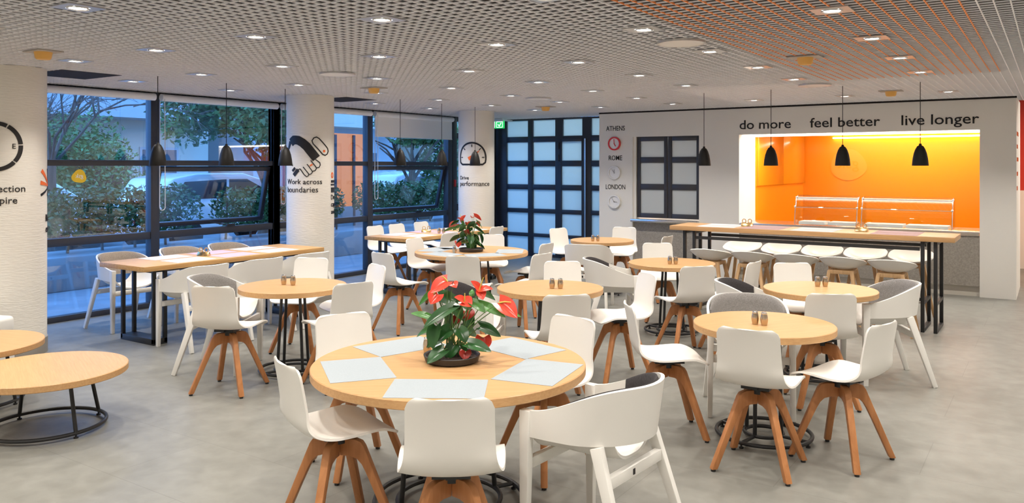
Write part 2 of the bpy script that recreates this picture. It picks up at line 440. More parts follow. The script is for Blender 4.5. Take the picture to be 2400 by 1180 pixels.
# window wall: dark metal frames, glass, two tilted sashes
def bay(n, y0, y1, tilt):
    f = MB(); m = .055; X0, X1 = XW - .06, XW + .05
    f.box(X0, X1, y0 - m, y0 + m, 0, ZC - .01); 
    if n in (2, 4): f.box(X0, X1, y1 - m, y1 + m, 0, ZC - .01)
    for z0, z1 in ((0, .06), (.795, .88), (1.645, 1.71), (2.44, ZC - .01)):
        f.box(X0 + .01, X1 - .01, y0 + m, y1 - m, z0, z1)
    o = struct(f, 'window_%d' % n, 'frame_dark', bevel=.004)
    rows = [(.06, .795), (.88, 1.645), (1.71, 2.44)]
    for k, (z0, z1) in enumerate(rows):
        if tilt and k == 1: continue
        MB().box(XW - .006, XW + .002, y0 + m, y1 - m, z0, z1).build('pane', 'window_glass', o)
    if tilt:
        a = R(13); h = 1.63 - .89; s = MB()
        def pt(y, d, t): return (XW - .02 - math.sin(a) * d + t * math.cos(a), y, 1.635 - math.cos(a) * d - t * math.sin(a))
        ya, yb = y0 + m + .01, y1 - m - .01
        for (p0, p1, d0, d1) in ((ya, yb, 0, .055), (ya, yb, h - .055, h), (ya, ya + .055, .055, h - .055), (yb - .055, yb, .055, h - .055)):
            vs = [pt(yy, dd, tt) for tt in (-.025, .025) for dd in (d0, d1) for yy in (p0, p1)]
            s.add(vs, [(0, 2, 3, 1), (4, 5, 7, 6), (0, 1, 5, 4), (2, 6, 7, 3), (0, 4, 6, 2), (1, 3, 7, 5)])
        so = s.build('sash', 'frame_dark', o, bevel=.003)
        q = MB(); vs = [pt(yy, dd, tt) for tt in (-.004, .004) for dd in (.055, h - .055) for yy in (ya + .055, yb - .055)]
        q.add(vs, [(0, 2, 3, 1), (4, 5, 7, 6), (0, 1, 5, 4), (2, 6, 7, 3), (0, 4, 6, 2), (1, 3, 7, 5)]); q.build('pane', 'window_glass', so)
        st = MB(); ym = (y0 + y1) / 2 + .1
        st.bar(pt(ym - .12, h - .03, .03), (XW + .03, ym + .05, .89), .018, .014); st.obox((XW + .045, ym + .05, .895), (.03, .12, .03))
        st.build('window_stay', 'black_metal', o)
for n, y0, y1, t in ((1, 3.45, 5.52, False), (2, 5.52, 7.29, True), (3, 7.29, 9.08, False), (4, 9.08, 11.05, True)): bay(n, y0, y1, t)
# exit door beside the corner
f = MB()
for a, b in ((11.12, 11.24), (12.22, 12.44)): f.box(XW - .06, XW + .05, a, b, 0, ZC - .01)
for z0, z1 in ((0, .12), (.86, .98), (2.12, 2.22), (2.42, ZC - .01)): f.box(XW - .05, XW + .04, 11.24, 12.22, z0, z1)
d = struct(f, 'door_1', 'frame_dark', bevel=.004)
for z0, z1 in ((.12, .86), (.98, 2.12), (2.22, 2.42)): MB().box(XW - .006, XW + .002, 11.24, 12.22, z0, z1).build('pane', 'window_glass', d)
h = MB(); h.tube([(XW + .05, 11.30, 1.05), (XW + .10, 11.30, 1.05), (XW + .10, 11.42, 1.05)], .012); h.build('door_handle', 'steel', d)
MB().box(XW + .05, XW + .07, 11.15, 11.19, 1.28, 1.40).build('alarm_button', 'clock_red', d)

# glazed back wall with frosted panes; the third bay is a door leaf
f = MB(); X0, X1 = XW, -6.12
cols = [(-8.473, -8.0), (-7.9, -7.42), (-7.27, -6.87), (-6.70, -6.22)]
rows = [(.05, .352), (.414, .785), (.862, 1.21), (1.302, 1.635), (1.735, 2.075), (2.175, 2.47)]
edges = [X0] + [v for c in cols for v in c] + [X1]
for i in range(0, len(edges), 2): f.box(edges[i], edges[i + 1], YB - .03, YB + .06, 0, ZC)
zed = [0] + [v for r in rows for v in r] + [ZC]
for (a, b) in cols:
    for i in range(0, len(zed), 2):
        if a == -7.27 and i < 10: continue
        f.box(a, b, YB - .025, YB + .055, zed[i], zed[i + 1])
o5 = struct(f, 'window_5', 'frame_dark', bevel=.004)
for ci, (a, b) in enumerate(cols):
    for ri, (z0, z1) in enumerate(rows):
        if ci == 2 and ri < 5: continue
        MB().box(a, b, YB + .01, YB + .018, z0, z1).build('pane', 'frosted_pane', o5)
f = MB(); a, b = cols[2]; e = .045
f.box(a - e, a, YB - .06, YB - .01, .02, 2.13); f.box(b, b + e, YB - .06, YB - .01, .02, 2.13)
zz = [.02] + [v for r in rows[:5] for v in r] + [2.13]
for i in range(0, len(zz), 2): f.box(a, b, YB - .058, YB - .012, zz[i], zz[i + 1])
d2 = struct(f, 'door_2', 'frame_dark', bevel=.004)
for z0, z1 in rows[:5]: MB().box(a, b, YB - .04, YB - .032, z0, z1).build('pane', 'frosted_pane', d2)
MB().box(b + e + .012, b + e + .04, YB - .065, YB - .03, .02, 2.12).build('door_edge_seal', 'steel', d2)
h = MB(); 
for k in range(2): h.lathe([(0, 1.72 + k * .22), (.012, 1.72 + k * .22), (.012, 1.84 + k * .22), (0, 1.84 + k * .22)], 10, (a - e - .012, YB - .068))
h.build('hinge', 'black_metal', d2)
# hatch window with two frosted leaves in the serving wall
f = MB(); hx = [(-5.48, -4.965), (-4.955, -4.44)]
hrows = [(.90, 1.27), (1.36, 1.69), (1.78, 2.03)]
hw = tag(bpy.data.objects.new('window_6', None), kind='structure'); COL.objects.link(hw)
for (a, b) in hx:
    lf = MB(); s = .06
    lf.box(a, a + s, YS + .05, YS + .10, .83, 2.10); lf.box(b - s, b, YS + .05, YS + .10, .83, 2.10)
    zz = [.83] + [v for r in hrows for v in r] + [2.10]
    for i in range(0, len(zz), 2): lf.box(a + s, b - s, YS + .052, YS + .098, zz[i], zz[i + 1])
    lo = lf.build('sash', 'frame_dark', hw, bevel=.004)
    for z0, z1 in hrows: MB().box(a + s, b - s, YS + .07, YS + .078, z0, z1).build('pane', 'frosted_warm', lo)
struct(MB().box(-5.53, -5.48, YS + .02, YS + .13, .81, 2.10), 'trim_2', 'wall_white')
o = MB().box(-5.54, -4.44, YS - .07, YS + .13, .765, .812).build('pass_shelf', 'steel', bevel=.006)
tag(o, 'brushed steel pass-through shelf under the dark hatch window', 'shelf')

# ------------------------------------------------------------------ columns
def on_column(cx, cy, r, phi0):
    def place(u, v, w):
        p = phi0 + u / r
        return (cx + (r + w + .001) * math.cos(p), cy + (r + w + .001) * math.sin(p), v)
    return place
RC = 0.285
def column(cx, cy, label):
    o = thing('column', (cx, cy, 0), 0, label, 'column', 'round white columns by the windows')
    s = MB().lathe([(0, .14), (RC, .14), (RC, ZC), (0, ZC)], 64); s.build('shaft', 'column_paper', o, angle=50)
    MB().lathe([(0, 0), (RC + .006, 0), (RC + .006, .135), (RC, .14), (0, .14)], 64).build('skirting', 'skirting_grey', o, angle=50)
    return o, math.atan2(-cy, -cx)
def marks(o, name, mb, mats):
    m = mb.build(name, mats, o, smooth=False); m.matrix_parent_inverse = Matrix.Translation(o.location).inverted(); return m
def words(o, lines, mat, place, u, v, step, width=None, height=None):
    for i, (t, w) in enumerate(lines):
        m = text_mesh('lettering', t, mat, place, width=w, u0=u, v0=v - i * step, height=height)
        m.parent = o; m.matrix_parent_inverse = Matrix.Translation(o.location).inverted()
# first column: compass
CX = -7.6
o, ph = column(CX, 3.45, 'round white column with a compass drawing, at the photo edge')
P = on_column(CX, 3.45, RC, ph)
uc = -.105; zc = 1.81
g = MB()
for a0, a1 in ((-40, 3), (6, 60), (63, 150), (153, 240), (243, 317)): stroke(g, arc(uc, zc, .186, .195, a0, a1, 20), .034, P)
marks(o, 'compass_ring', g, 'ink')
g = MB(); stroke(g, [(uc, zc + .02), (uc, zc + .13)], .05, P, w_end=.004); stroke(g, [(uc - .004, zc + .15), (uc + .02, zc + .165)], .02, P); marks(o, 'compass_needle', g, 'ink_orange')
g = MB(); stroke(g, [(uc, zc), (uc, zc - .11)], .05, P, w_end=.008); marks(o, 'compass_needle', g, 'ink')
words(o, [('E', .024)], 'ink', P, uc + .125, zc - .018, .1)
words(o, [('N', .028)], 'ink', P, uc - .014, zc + .135, .1); words(o, [('S', .024)], 'ink', P, uc - .012, zc - .165, .1); words(o, [('W', .034)], 'ink', P, uc - .155, zc - .018, .1)
words(o, [('Set direction', .42), ('and inspire', .36)], 'ink', P, -.305, 1.425, .098)
ue = RC * R(86); g = MB()
stroke(g, [(ue - .15, 1.605), (ue, 1.475)], .034, P, w_end=.008); stroke(g, [(ue - .165, 1.50), (ue, 1.467)], .036, P, w_end=.01)
stroke(g, [(ue + .16, 1.60), (ue + .01, 1.475)], .034, P, w_end=.008); stroke(g, [(ue + .165, 1.49), (ue + .01, 1.467)], .036, P, w_end=.01)
marks(o, 'starburst', g, 'ink_orange')
g = MB(); stroke(g, [(ue - .16, 1.39), (ue, 1.46)], .022, P, w_end=.008); stroke(g, [(ue - .03, 1.62), (ue, 1.49)], .014, P, w_end=.004); stroke(g, [(ue - .03, 1.38), (ue, 1.45)], .014, P, w_end=.004)
stroke(g, [(ue + .16, 1.39), (ue + .01, 1.46)], .022, P, w_end=.008)
marks(o, 'starburst', g, 'ink')
words(o, [('Release', .27), ('energy', .24)], 'ink', P, RC * R(70), 1.155, .095)
# second column: handshake
o, ph = column(CX, 6.90, 'round white column with a handshake drawing beside the long table')
P = on_column(CX, 6.90, RC, ph)
def T2(px, py):   # drawing coordinates of the handshake: x right, y down, both 0..1 over .52 x .56 m
    return (-.335 + px * .52, 1.99 - py * .56)
g = MB()
stroke(g, [T2(*p) for p in ((.15, .12), (.24, .06), (.36, .07), (.46, .12), (.56, .2), (.66, .32), (.78, .46))], .105, P)
stroke(g, [T2(.13, .10), T2(.06, .24), T2(.0, .34)], .05, P, w_end=.02)
stroke(g, [T2(.2, .73), T2(.28, .66)], .03, P); stroke(g, [T2(.24, .82), T2(.36, .70)], .045, P)
marks(o, 'sleeve', g, 'ink')
g = MB(); lw = .0105
pill = [T2(*p) for p in ((.72, .02), (.78, .0), (.84, .03), (1.07, .24), (1.09, .30), (1.06, .36), (1.0, .39), (.93, .37), (.70, .14), (.68, .08))]
stroke(g, pill, .013, P, closed=True)
stroke(g, [T2(*p) for p in ((.41, .68), (.50, .80), (.56, .85), (.61, .82), (.60, .78), (.48, .64))], lw, P)
stroke(g, [T2(*p) for p in ((.61, .80), (.66, .79), (.69, .75), (.67, .71), (.57, .58))], lw, P)
stroke(g, [T2(*p) for p in ((.69, .73), (.75, .72), (.78, .67), (.76, .63), (.65, .50))], lw, P)
stroke(g, [T2(*p) for p in ((.77, .66), (.84, .65), (.87, .60), (.86, .55), (.76, .48))], lw, P)
stroke(g, [T2(.36, .70), T2(.41, .68)], lw, P); stroke(g, [T2(.1, .36), T2(.2, .62)], lw, P)
marks(o, 'hand_outline', g, 'ink')
g = MB(); stroke(g, arc(*T2(.97, .30), .008, .008, 0, 360, 16), .016, P); stroke(g, [T2(.63, .62), T2(.69, .585)], .016, P); marks(o, 'cuff_button', g, 'ink_orange')
words(o, [('Work across', .475), ('boundaries', .425)], 'ink', P, -.335, 1.425, .098)
g = MB(); us = RC * R(58)
stroke(g, arc(us + .03, 1.53, .022, .03, 0, 360, 16), .014, P); marks(o, 'icon', g, 'ink_orange')
g = MB(); stroke(g, [(us + .0, 1.455), (us + .14, 1.455)], .03, P); stroke(g, [(us - .005, 1.415), (us + .14, 1.415)], .018, P); stroke(g, [(us, 1.35), (us + .14, 1.35)], .06, P); marks(o, 'icon', g, 'ink')
words(o, [('Develop', .28), ('capability', .33), ('and talent', .32)], 'ink', P, us, 1.235, .088)
# third column: gauge
o, ph = column(CX, 10.34, 'round white column with a gauge drawing near the glazed corner')
P = on_column(CX, 10.34, RC, ph)
uc = -.072; zb = 1.665
g = MB(); pts = arc(uc, zb + .10, .225, .235, -5, 185, 30) + [(uc - .215, zb + .03), (uc - .17, zb)] + [(uc + .17, zb), (uc + .215, zb + .03)]
stroke(g, pts, .026, P, closed=True)
for a in (0, 45, 90, 135, 180):
    c0, s0 = math.cos(R(a)), math.sin(R(a)); stroke(g, [(uc + .16 * c0, zb + .11 + .16 * s0), (uc + .198 * c0, zb + .11 + .20 * s0)], .013, P)
for k in range(3): stroke(g, [(uc - .02 + .025 * k, zb + .035), (uc - .02 + .025 * k, zb + .06)], .012, P)
marks(o, 'gauge_dial', g, 'ink')
g = MB(); stroke(g, [(uc - .055, zb + .085), (uc - .01, zb + .11), (uc + .03, zb + .13)], .055, P, w_end=.05); stroke(g, [(uc + .03, zb + .13), (uc + .12, zb + .22)], .05, P, w_end=.004); marks(o, 'gauge_needle', g, 'ink_orange')
words(o, [('Drive', .18), ('performance', .52)], 'ink', P, -.30, 1.43, .098)

# ------------------------------------------------------------------ blinds, exit sign
def blind(y0, y1, drop, label, cord=True):
    o = thing('roller_blind', (XW + .10, y0, ZC - .06), 0, label, 'blind', 'roller blinds over the windows')
    L = y1 - y0
    MB().tube([(0, 0, 0), (0, L, 0)], .042, 16).build('cassette', 'blind_white', o)
    if drop:
        MB().box(-.003, .001, .02, L - .02, -drop, -.02).build('fabric', 'blind_white', o)
        MB().box(-.008, .006, .02, L - .02, -drop - .02, -drop).build('hem_bar', 'blind_white', o)
    if cord:
        c = MB(); n = 24
        pts = [(.05, -.045, -.02), (.05, -.05, -1.27)] + [(.05, -.015 - .035 * math.cos(PI * k / 8), -1.27 - .04 * math.sin(PI * k / 8)) for k in range(1, 8)] + [(.05, .02, -1.27), (.05, .015, -.02)]
        c.tube(pts, .0045, 6); c.build('pull_cord', 'cord_white', o)
blind(3.5, 5.48, 0, 'rolled up white blind over the window beside the compass column', False)
blind(5.56, 7.25, 0, 'rolled up white blind with looped cord above the long table window')
blind(7.33, 9.04, 0, 'rolled up white blind above the window behind the handshake column')
blind(9.12, 11.05, .33, 'white blind partly lowered over the window near the gauge column')
o = thing('exit_sign', (-8.36, 12.0, 2.40), R(-90), 'green lit exit sign under an emergency lamp by the corner', 'sign')
MB().box(-.012, .012, -.16, .16, -.085, .055).build('sign_panel', 'sign_green', o)
g = MB(); PX = lambda u, v, w: (.0125 + w, u, v)
stroke(g, [(-.13, -.065), (-.04, -.065), (-.04, .035), (-.13, .035)], .012, PX, closed=True)
stroke(g, [(-.105, -.05), (-.085, -.02), (-.07, .0), (-.09, .01)], .014, PX); stroke(g, [(-.085, -.02), (-.06, -.04)], .012, PX)
stroke(g, [(.0, -.065), (.13, -.065), (.13, .035), (.0, .035)], .012, PX, closed=True); stroke(g, [(.03, -.01), (.06, -.045), (.10, .015)], .016, PX)
g.build('pictogram', 'sign_white', o, smooth=False)
MB().box(-.012, .06, -.15, .15, .04, .095).build('emergency_lamp', 'lamp_housing', o, bevel=.015)
MB().box(-.49, -.012, -.02, .02, .06, .085).build('bracket', 'lamp_housing', o)
# sticker on the first window
o = thing('window_sticker', (XW + .003, 4.66, 1.53), 0, 'yellow rounded sticker with white letters on the window glass', 'sticker')
g = MB(); n = 40; pts = []
for k in range(n):
    a = 2 * PI * k / n; rr = .078 * (1 + .10 * math.cos(3 * a + PI / 2 + .5))
    pts.append((rr * math.cos(a), rr * math.sin(a) * .92))
g.prism(pts, .001, lambda u, v, w: (w, u, v)); g.build('disc', 'sticker_yellow', o)
m = text_mesh('lettering', 'gsk', 'sticker_white', lambda u, v, w: (.001 + w, u, v), width=.085, u0=-.042, v0=-.015, mirror=True, depth=.002); m.parent = o

# ------------------------------------------------------------------ wall lettering and clocks
PW = lambda u, v, w: (u, YS - w, v)
for t, x0, x1, lab in (('do more', -3.82, -3.09, 'black lettering saying do more above the orange opening'),
                       ('feel better', -2.83, -1.93, 'black lettering saying feel better above the orange opening'),
                       ('live longer', -1.67, -.785, 'black lettering saying live longer above the orange opening')):
    o = thing('wall_lettering', (x0, YS, 2.178), 0, lab, 'lettering', 'slogans above the serving opening')
    m = text_mesh('word', t, 'ink', lambda u, v, w: (u, -w, v), width=x1 - x0, height=.135, depth=.006, bold=.006)
    xs = sorted(v.co.x for v in m.data.vertices); gap = max(range(len(xs) - 1), key=lambda i: xs[i + 1] - xs[i]); cut = (xs[gap] + xs[gap + 1]) / 2
    m2 = m.copy(); m2.data = m.data.copy(); COL.objects.link(m2)
    for ob, sg in ((m, 1), (m2, -1)):
        bm = bmesh.new(); bm.from_mesh(ob.data); bmesh.ops.delete(bm, geom=[v for v in bm.verts if (v.co.x - cut) * sg > 0], context='VERTS'); bm.to_mesh(ob.data); bm.free(); ob.parent = o
for t, z, wd in (('ATHENS', 2.205, .33), ('ROME', 1.733, .235), ('LONDON', 1.27, .345)):
    tag(text_mesh('wall_lettering', t, 'ink', PW, width=wd, height=.078, u0=-5.83, v0=z, depth=.004, bold=.003, align='CENTER'), 'black capital letters %s above a round wall clock' % t, 'lettering', 'city names above the clocks')
def clock(z, rim, hand, h_a, m_a, label):
    o = thing('wall_clock', (-5.842, YS - .002, z), 0, label, 'clock', 'three city clocks on the white wall')
    def lay(mb): mb.v = [(p[0], -p[2], p[1]) for p in mb.v]; return mb
    lay(MB().lathe([(0, 0), (.085, 0), (.085, .018), (0, .018)], 48)).build('face', 'clock_white', o)
    lay(MB().lathe([(.085, 0), (.108, 0), (.108, .03), (.104, .034), (.09, .034), (.086, .03), (.085, 0)], 48)).build('rim', rim, o)
    for a, l, w in ((h_a, .05, .014), (m_a, .072, .011)):
        c0, s0 = math.sin(R(a)), math.cos(R(a))
        MB().bar((-c0 * .012, -.022, -s0 * .012), (c0 * l, -.022, s0 * l), .004, w, up=(-s0, 0, c0)).build('hand', hand, o)
clock(1.998, 'clock_red', 'clock_red', 150, -4, 'red rimmed wall clock with red hands under the word Athens')
clock(1.534, 'clock_white', 'clock_grey', -3, -42, 'white wall clock with grey hands under the word Rome')
clock(1.07, 'clock_white', 'clock_grey', 95, -38, 'white wall clock with grey hands under the word London')
g = MB()                                                            # small red lines of writing on the pillar's side
PS = lambda u, v, w: (-.39 + w, u, v)
for k, (z, L) in enumerate(((2.02, .5), (1.86, .34), (1.70, .5), (1.52, .36), (1.34, .28))):
    for j in range(int(L / .05)): stroke(g, [(11.80 + j * .05, z), (11.80 + j * .05, z + .05)], .012, PS)
tag(g.build('wall_lettering', 'ink_orange', smooth=False), 'small red lines of lettering down the side of the white pillar', 'lettering')

# ------------------------------------------------------------------ serving opening
o = thing('serving_counter', (-2.3, YS, 0), 0, 'long steel serving counter top across the orange opening', 'counter')
MB().box(-1.525, 1.515, .005, .78, .785, .812).build('counter_top', 'steel', o, bevel=.004)
MB().box(-1.525, 1.515, -.004, .03, .762, .80).build('front_rail', 'steel', o)
for i, (x0, x1) in enumerate(((-3.06, -2.70), (-2.66, -2.30), (-2.18, -1.70), (-1.66, -1.16))):
    o = thing('food_pan', ((x0 + x1) / 2, YS + .46, .8125), 0, 'white food pan sunk in the serving counter, %s along from the white jamb' % ('first', 'second', 'third', 'fourth')[i], 'food pan', 'food pans under the glass display')
    a = (x1 - x0) / 2; b = .16; p = MB()
    p.box(-a, a, -b, -b + .02, 0, .035); p.box(-a, a, b - .02, b, 0, .035); p.box(-a, -a + .02, -b + .02, b - .02, 0, .035); p.box(a - .02, a, -b + .02, b - .02, 0, .035)
    p.build('rim', 'food_pan', o); MB().box(-a + .02, a - .02, -b + .02, b - .02, 0, .03).build('well', 'food_pan', o)
def display(x0, x1, label):
    yf = YS + .27
    o = thing('glass_display', (x0, yf, .813), 0, label, 'glass display', 'curved glass sneeze guards')
    L = x1 - x0
    prof = [(0, 0), (.012, .09), (.035, .19), (.075, .29), (.13, .365), (.20, .40)]
    MB().sheet([[(u, d, z) for d, z in prof] for u in (0, L)], .008).build('front_glass', 'display_glass', o)
    MB().box(0, L, .05, .36, .235, .243).build('shelf_glass', 'display_glass', o)
    MB().box(0, L, .15, .36, .397, .405).build('top_glass', 'display_glass', o)
    for u in (0, L):
        c = MB(); c.tube([(u, d - .006, z) for d, z in prof], .006, 6); c.build('end_post', 'steel', o)
        k = MB()
        for d, z in ((.045, .24), (.14, .372)): k.lathe([(0, -.012), (.014, -.012), (.014, .012), (0, .012)], 12); k.v[-26:] = [(u + p[2], d + p[0], z + p[1]) for p in k.v[-26:]]
        k.build('clamp', 'steel', o)
        MB().box(u - .004, u + .004, .06, .36, 0, .395).build('end_glass', 'display_glass', o)
    MB().box(0, L, -.008, .006, .233, .241).build('rail', 'steel', o); MB().box(0, L, .10, .112, .36, .372).build('rail', 'steel', o)
display(-3.11, -2.275, 'curved glass food display on the serving counter, narrower one beside the jamb')
display(-2.215, -1.11, 'curved glass food display on the serving counter, wider one')
# kitchen: orange wall cupboards, light strips, painted logo reflection
o = thing('wall_cupboard', (-3.83, 12.5, 1.33), 0, 'flat orange wall cupboards on the kitchen side wall', 'cupboard')
MB().box(0, .02, 0, 2.75, .0, 1.0).build('carcass', 'orange_panel', o)
for k in range(2): MB().box(.022, .04, .005 + k * 1.38, 1.375 + k * 1.38, .005, .995).build('door', 'orange_panel', o, bevel=.003)
o = thing('light_strip', (-2.3, YS + .42, 2.10), 0, 'bright light panel under the head of the serving opening', 'light')
MB().box(-1.52, 1.51, -.26, .33, -.012, -.001).build('diffuser', 'soffit_light', o)
o2 = thing('light_strip', (-1.9, 15.27, 2.14), 0, 'thin glowing light line high on the orange kitchen wall', 'light')
MB().box(-1.4, 1.2, -.02, .02, -.012, .012).build('diffuser', 'soffit_light', o2)
def area(name, loc, rot, sx, sy, e, col, parent=None):
    l = bpy.data.lights.new(name, 'AREA'); l.shape = 'RECTANGLE'; l.size = sx; l.size_y = sy; l.energy = e; l.color = col
    a = bpy.data.objects.new(name, l); COL.objects.link(a); a.location = loc; a.rotation_euler = rot
    if parent: a.parent = parent
    return a
area('strip_light', (0, .04, -.02), (0, 0, 0), 2.9, .5, 15, (1, .95, .85), o)
area('kitchen_light', (-2.0, 14.75, 2.38), (R(14), 0, 0), 2.4, .4, 40, (1, .93, .8))
area('pane_fill_light', (-7.4, 14.2, 2.85), (R(-25), 0, 0), 2.2, .8, 60, (.72, .92, 1.0))  # unseen lamp added behind the frosted panes to brighten them
area('corridor_fill_light', (1.4, 13.6, 2.9), (0, 0, 0), 1.2, .8, 90, (1, .93, .82))  # unseen lamp added so the red corridor wall is not black
area('hatch_fill_light', (-5.0, 13.2, 2.38), (0, 0, 0), 1.0, .6, 34, (.92, .97, 1))  # lamp added behind the hatch leaves to lighten their frosted panes
o = thing('wall_reflection', (-3.05, 15.295, 1.66), 0, 'painted reflection of a rounded logo with letters on the orange kitchen wall', 'painted_reflection')
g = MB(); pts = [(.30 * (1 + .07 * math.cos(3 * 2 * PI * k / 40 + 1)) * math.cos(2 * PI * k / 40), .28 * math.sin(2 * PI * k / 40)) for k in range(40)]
g.prism(pts, .002, lambda u, v, w: (u, -.002 + w, v)); g.build('disc', 'orange_reflection', o)  # disc and letters paint a mirrored logo's reflection onto the wall
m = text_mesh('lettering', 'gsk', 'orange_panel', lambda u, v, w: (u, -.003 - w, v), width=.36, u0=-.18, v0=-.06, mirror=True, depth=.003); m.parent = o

# ------------------------------------------------------------------ ceiling fittings
ORD = ['first', 'second', 'third', 'fourth', 'fifth', 'sixth', 'seventh', 'eighth', 'ninth', 'tenth', 'eleventh', 'twelfth']
def downlight0():
    o = thing('ceiling_downlight', (0, 0, ZC), 0, 'x', 'downlight', 'recessed ceiling downlights')
    p = MB(); a = .10
    for (x0, x1, y0, y1) in ((-a, a, .045, a), (-a, a, -a, -.045), (-a, -.045, -.045, .045), (.045, a, -.045, .045)): p.box(x0, x1, y0, y1, -.006, .0)
    p.build('trim_plate', 'plate_metal', o, smooth=False)
    MB().lathe([(.045, -.008), (.056, -.012), (.056, -.006), (.045, -.002)], 24).build('ring', 'plate_metal', o)
    MB().lathe([(0, -.004), (.044, -.004), (.044, 0), (0, 0)], 24).build('lens', 'lens', o)
    l = bpy.data.lights.new('downlight_lamp', 'SPOT'); l.energy = SPOT_W; l.color = SPOT_COL; l.spot_size = R(118); l.spot_blend = .75; l.shadow_soft_size = .035
    a = bpy.data.objects.new('downlight_lamp', l); COL.objects.link(a); a.location = (0, 0, -.03); a.parent = o
    return o
d0 = downlight0(); first = True
skip = {(-2, 4), (2, 4)}
C0, S0 = math.cos(R(YAW)), math.sin(R(YAW))
def in_view(x, y, z):
    X, Z = C0 * x + S0 * y, -S0 * x + C0 * y
    if Z < .5: return False
    px, py = 1200 + 1900 * X / Z, 388 - 1900 * (z - 1.65) / Z
    return -10 < px < 2410 and -10 < py < 1190
XS = [-7.70 + 1.115 * i for i in range(10)]; YSl = [4.65 - 1.166 * 6 + 1.166 * j for j in range(12)]
for i, x in enumerate(XS):
    n = 0
    for j, y in enumerate(YSl):
        if y < YF + .3: continue
        if j == 10 and 3.5 < i < 7.5: continue       # the bar pendants hang here
        if i >= 5 and j == 11 and x > -.2: pass
        if y > 11.3: continue
        vis = in_view(x, y, ZC)
        lab = 'recessed ceiling downlight outside the edges of the photo'
        if vis:
            lab = 'recessed square downlight, %s from the front in the %s line of lights from the windows' % (ORD[n], ORD[i]); n += 1
        if first: d = d0; d.location = (x, y, ZC); d['label'] = lab; first = False
        else: d = dup(d0, (x, y, ZC), 0, lab)
        if not vis: d['group'] = 'downlights beyond the photo'
def fitting(name, mat, prof, spots, cat, group):
    p = None
    for x, y, lab in spots:
        if p is None:
            p = thing(name, (x, y, ZC), 0, lab, cat, group); MB().lathe(prof, 32).build('housing', mat, p)
            if name == 'smoke_detector': MB().box(-.12, .12, -.09, .09, -.008, 0).build('mounting_plate', 'ceiling_tile', p)
            if name == 'ceiling_speaker': MB().lathe([(.15, -.014), (.165, -.016), (.165, 0), (.15, 0)], 32).build('rim', 'plate_metal', p)
        else: dup(p, (x, y, ZC), 0, lab)
fitting('smoke_detector', 'detector_amber', [(0, -.062), (.045, -.062), (.055, -.05), (.062, -.008), (.062, 0), (0, 0)],
        [(-6.25, 3.07, 'amber ceiling detector before the compass column'), (-6.19, 6.53, 'amber ceiling detector before the handshake column'), (-6.11, 10.0, 'amber ceiling detector near the glazed back wall'),
         (-1.62, 6.54, 'amber ceiling detector among the orange ceiling blades'), (-1.55, 10.07, 'amber ceiling detector above the high bar table')], 'detector', 'ceiling detectors')
fitting('ceiling_speaker', 'speaker_white', [(0, -.012), (.15, -.014), (.15, 0), (0, 0)],
        [(-5.5, 5.32, 'round white ceiling disc above the small tables by the windows'), (-2.13, 5.27, 'round white ceiling disc closest to the orange blades'), (-5.41, 8.68, 'round white ceiling disc nearest the clocks'), (-2.09, 8.83, 'round white ceiling disc nearest the bar pendants')], 'ceiling disc', 'white ceiling discs')

# ------------------------------------------------------------------ pendants
def pendant0():
    o = thing('pendant_lamp', (0, 0, 1.65), 0, 'x', 'pendant lamp', 'black pendant lamps')
    pr = [(0, .222), (.012, .222), (.014, .205), (.03, .195), (.047, .165), (.062, .12), (.072, .065), (.078, 0)]
    MB().lathe(pr + [(r - .003 if r > .004 else 0, z - .004) for r, z in pr[::-1] if z < .21] , 40).build('shade', 'black_lamp', o, angle=60)
    MB().tube([(0, 0, .215), (0, 0, ZC - 1.65)], .0035, 6).build('cord', 'black_lamp', o)
    MB().lathe([(0, .045), (.02, .05), (.028, .075), (.018, .11), (0, .115)], 16).build('bulb', 'bulb_warm', o)
    l = bpy.data.lights.new('pendant_light', 'SPOT'); l.energy = 7; l.color = (1, .80, .55); l.spot_size = R(110); l.spot_blend = .5; l.shadow_soft_size = .03
    a = bpy.data.objects.new('pendant_light', l); COL.objects.link(a); a.location = (0, 0, .04); a.parent = o
    return o
pm('bulb_warm', (1, .9, .7), .4, emit=(1, .78, .5), estr=6)
p0 = pendant0(); fi = True
for x, y, lab in ((-7.1, 4.54, 'black bell pendant over the long window table, closest to the compass column'), (-7.1, 5.31, 'black bell pendant over the middle of the long window table'),
                  (-7.1, 6.08, 'black bell pendant hanging in front of the handshake drawing'),
                  (-7.0, 7.87, 'black bell pendant before the half lowered blind, first of two'), (-7.0, 8.72, 'black bell pendant before the half lowered blind, second of two'), (-7.0, 9.49, 'black bell pendant hanging in front of the gauge drawing'),
                  (-3.424, 9.17, 'black bell pendant over the bar beside the hatch window'), (-2.644, 9.17, 'black bell pendant over the bar under the words do more'), (-1.884, 9.17, 'black bell pendant over the bar under the words feel better'), (-1.137, 9.17, 'black bell pendant over the bar under the words live longer')):
    if fi: p0.location = (x, y, 1.65); p0['label'] = lab; fi = False
    else: dup(p0, (x, y, 1.65), 0, lab)

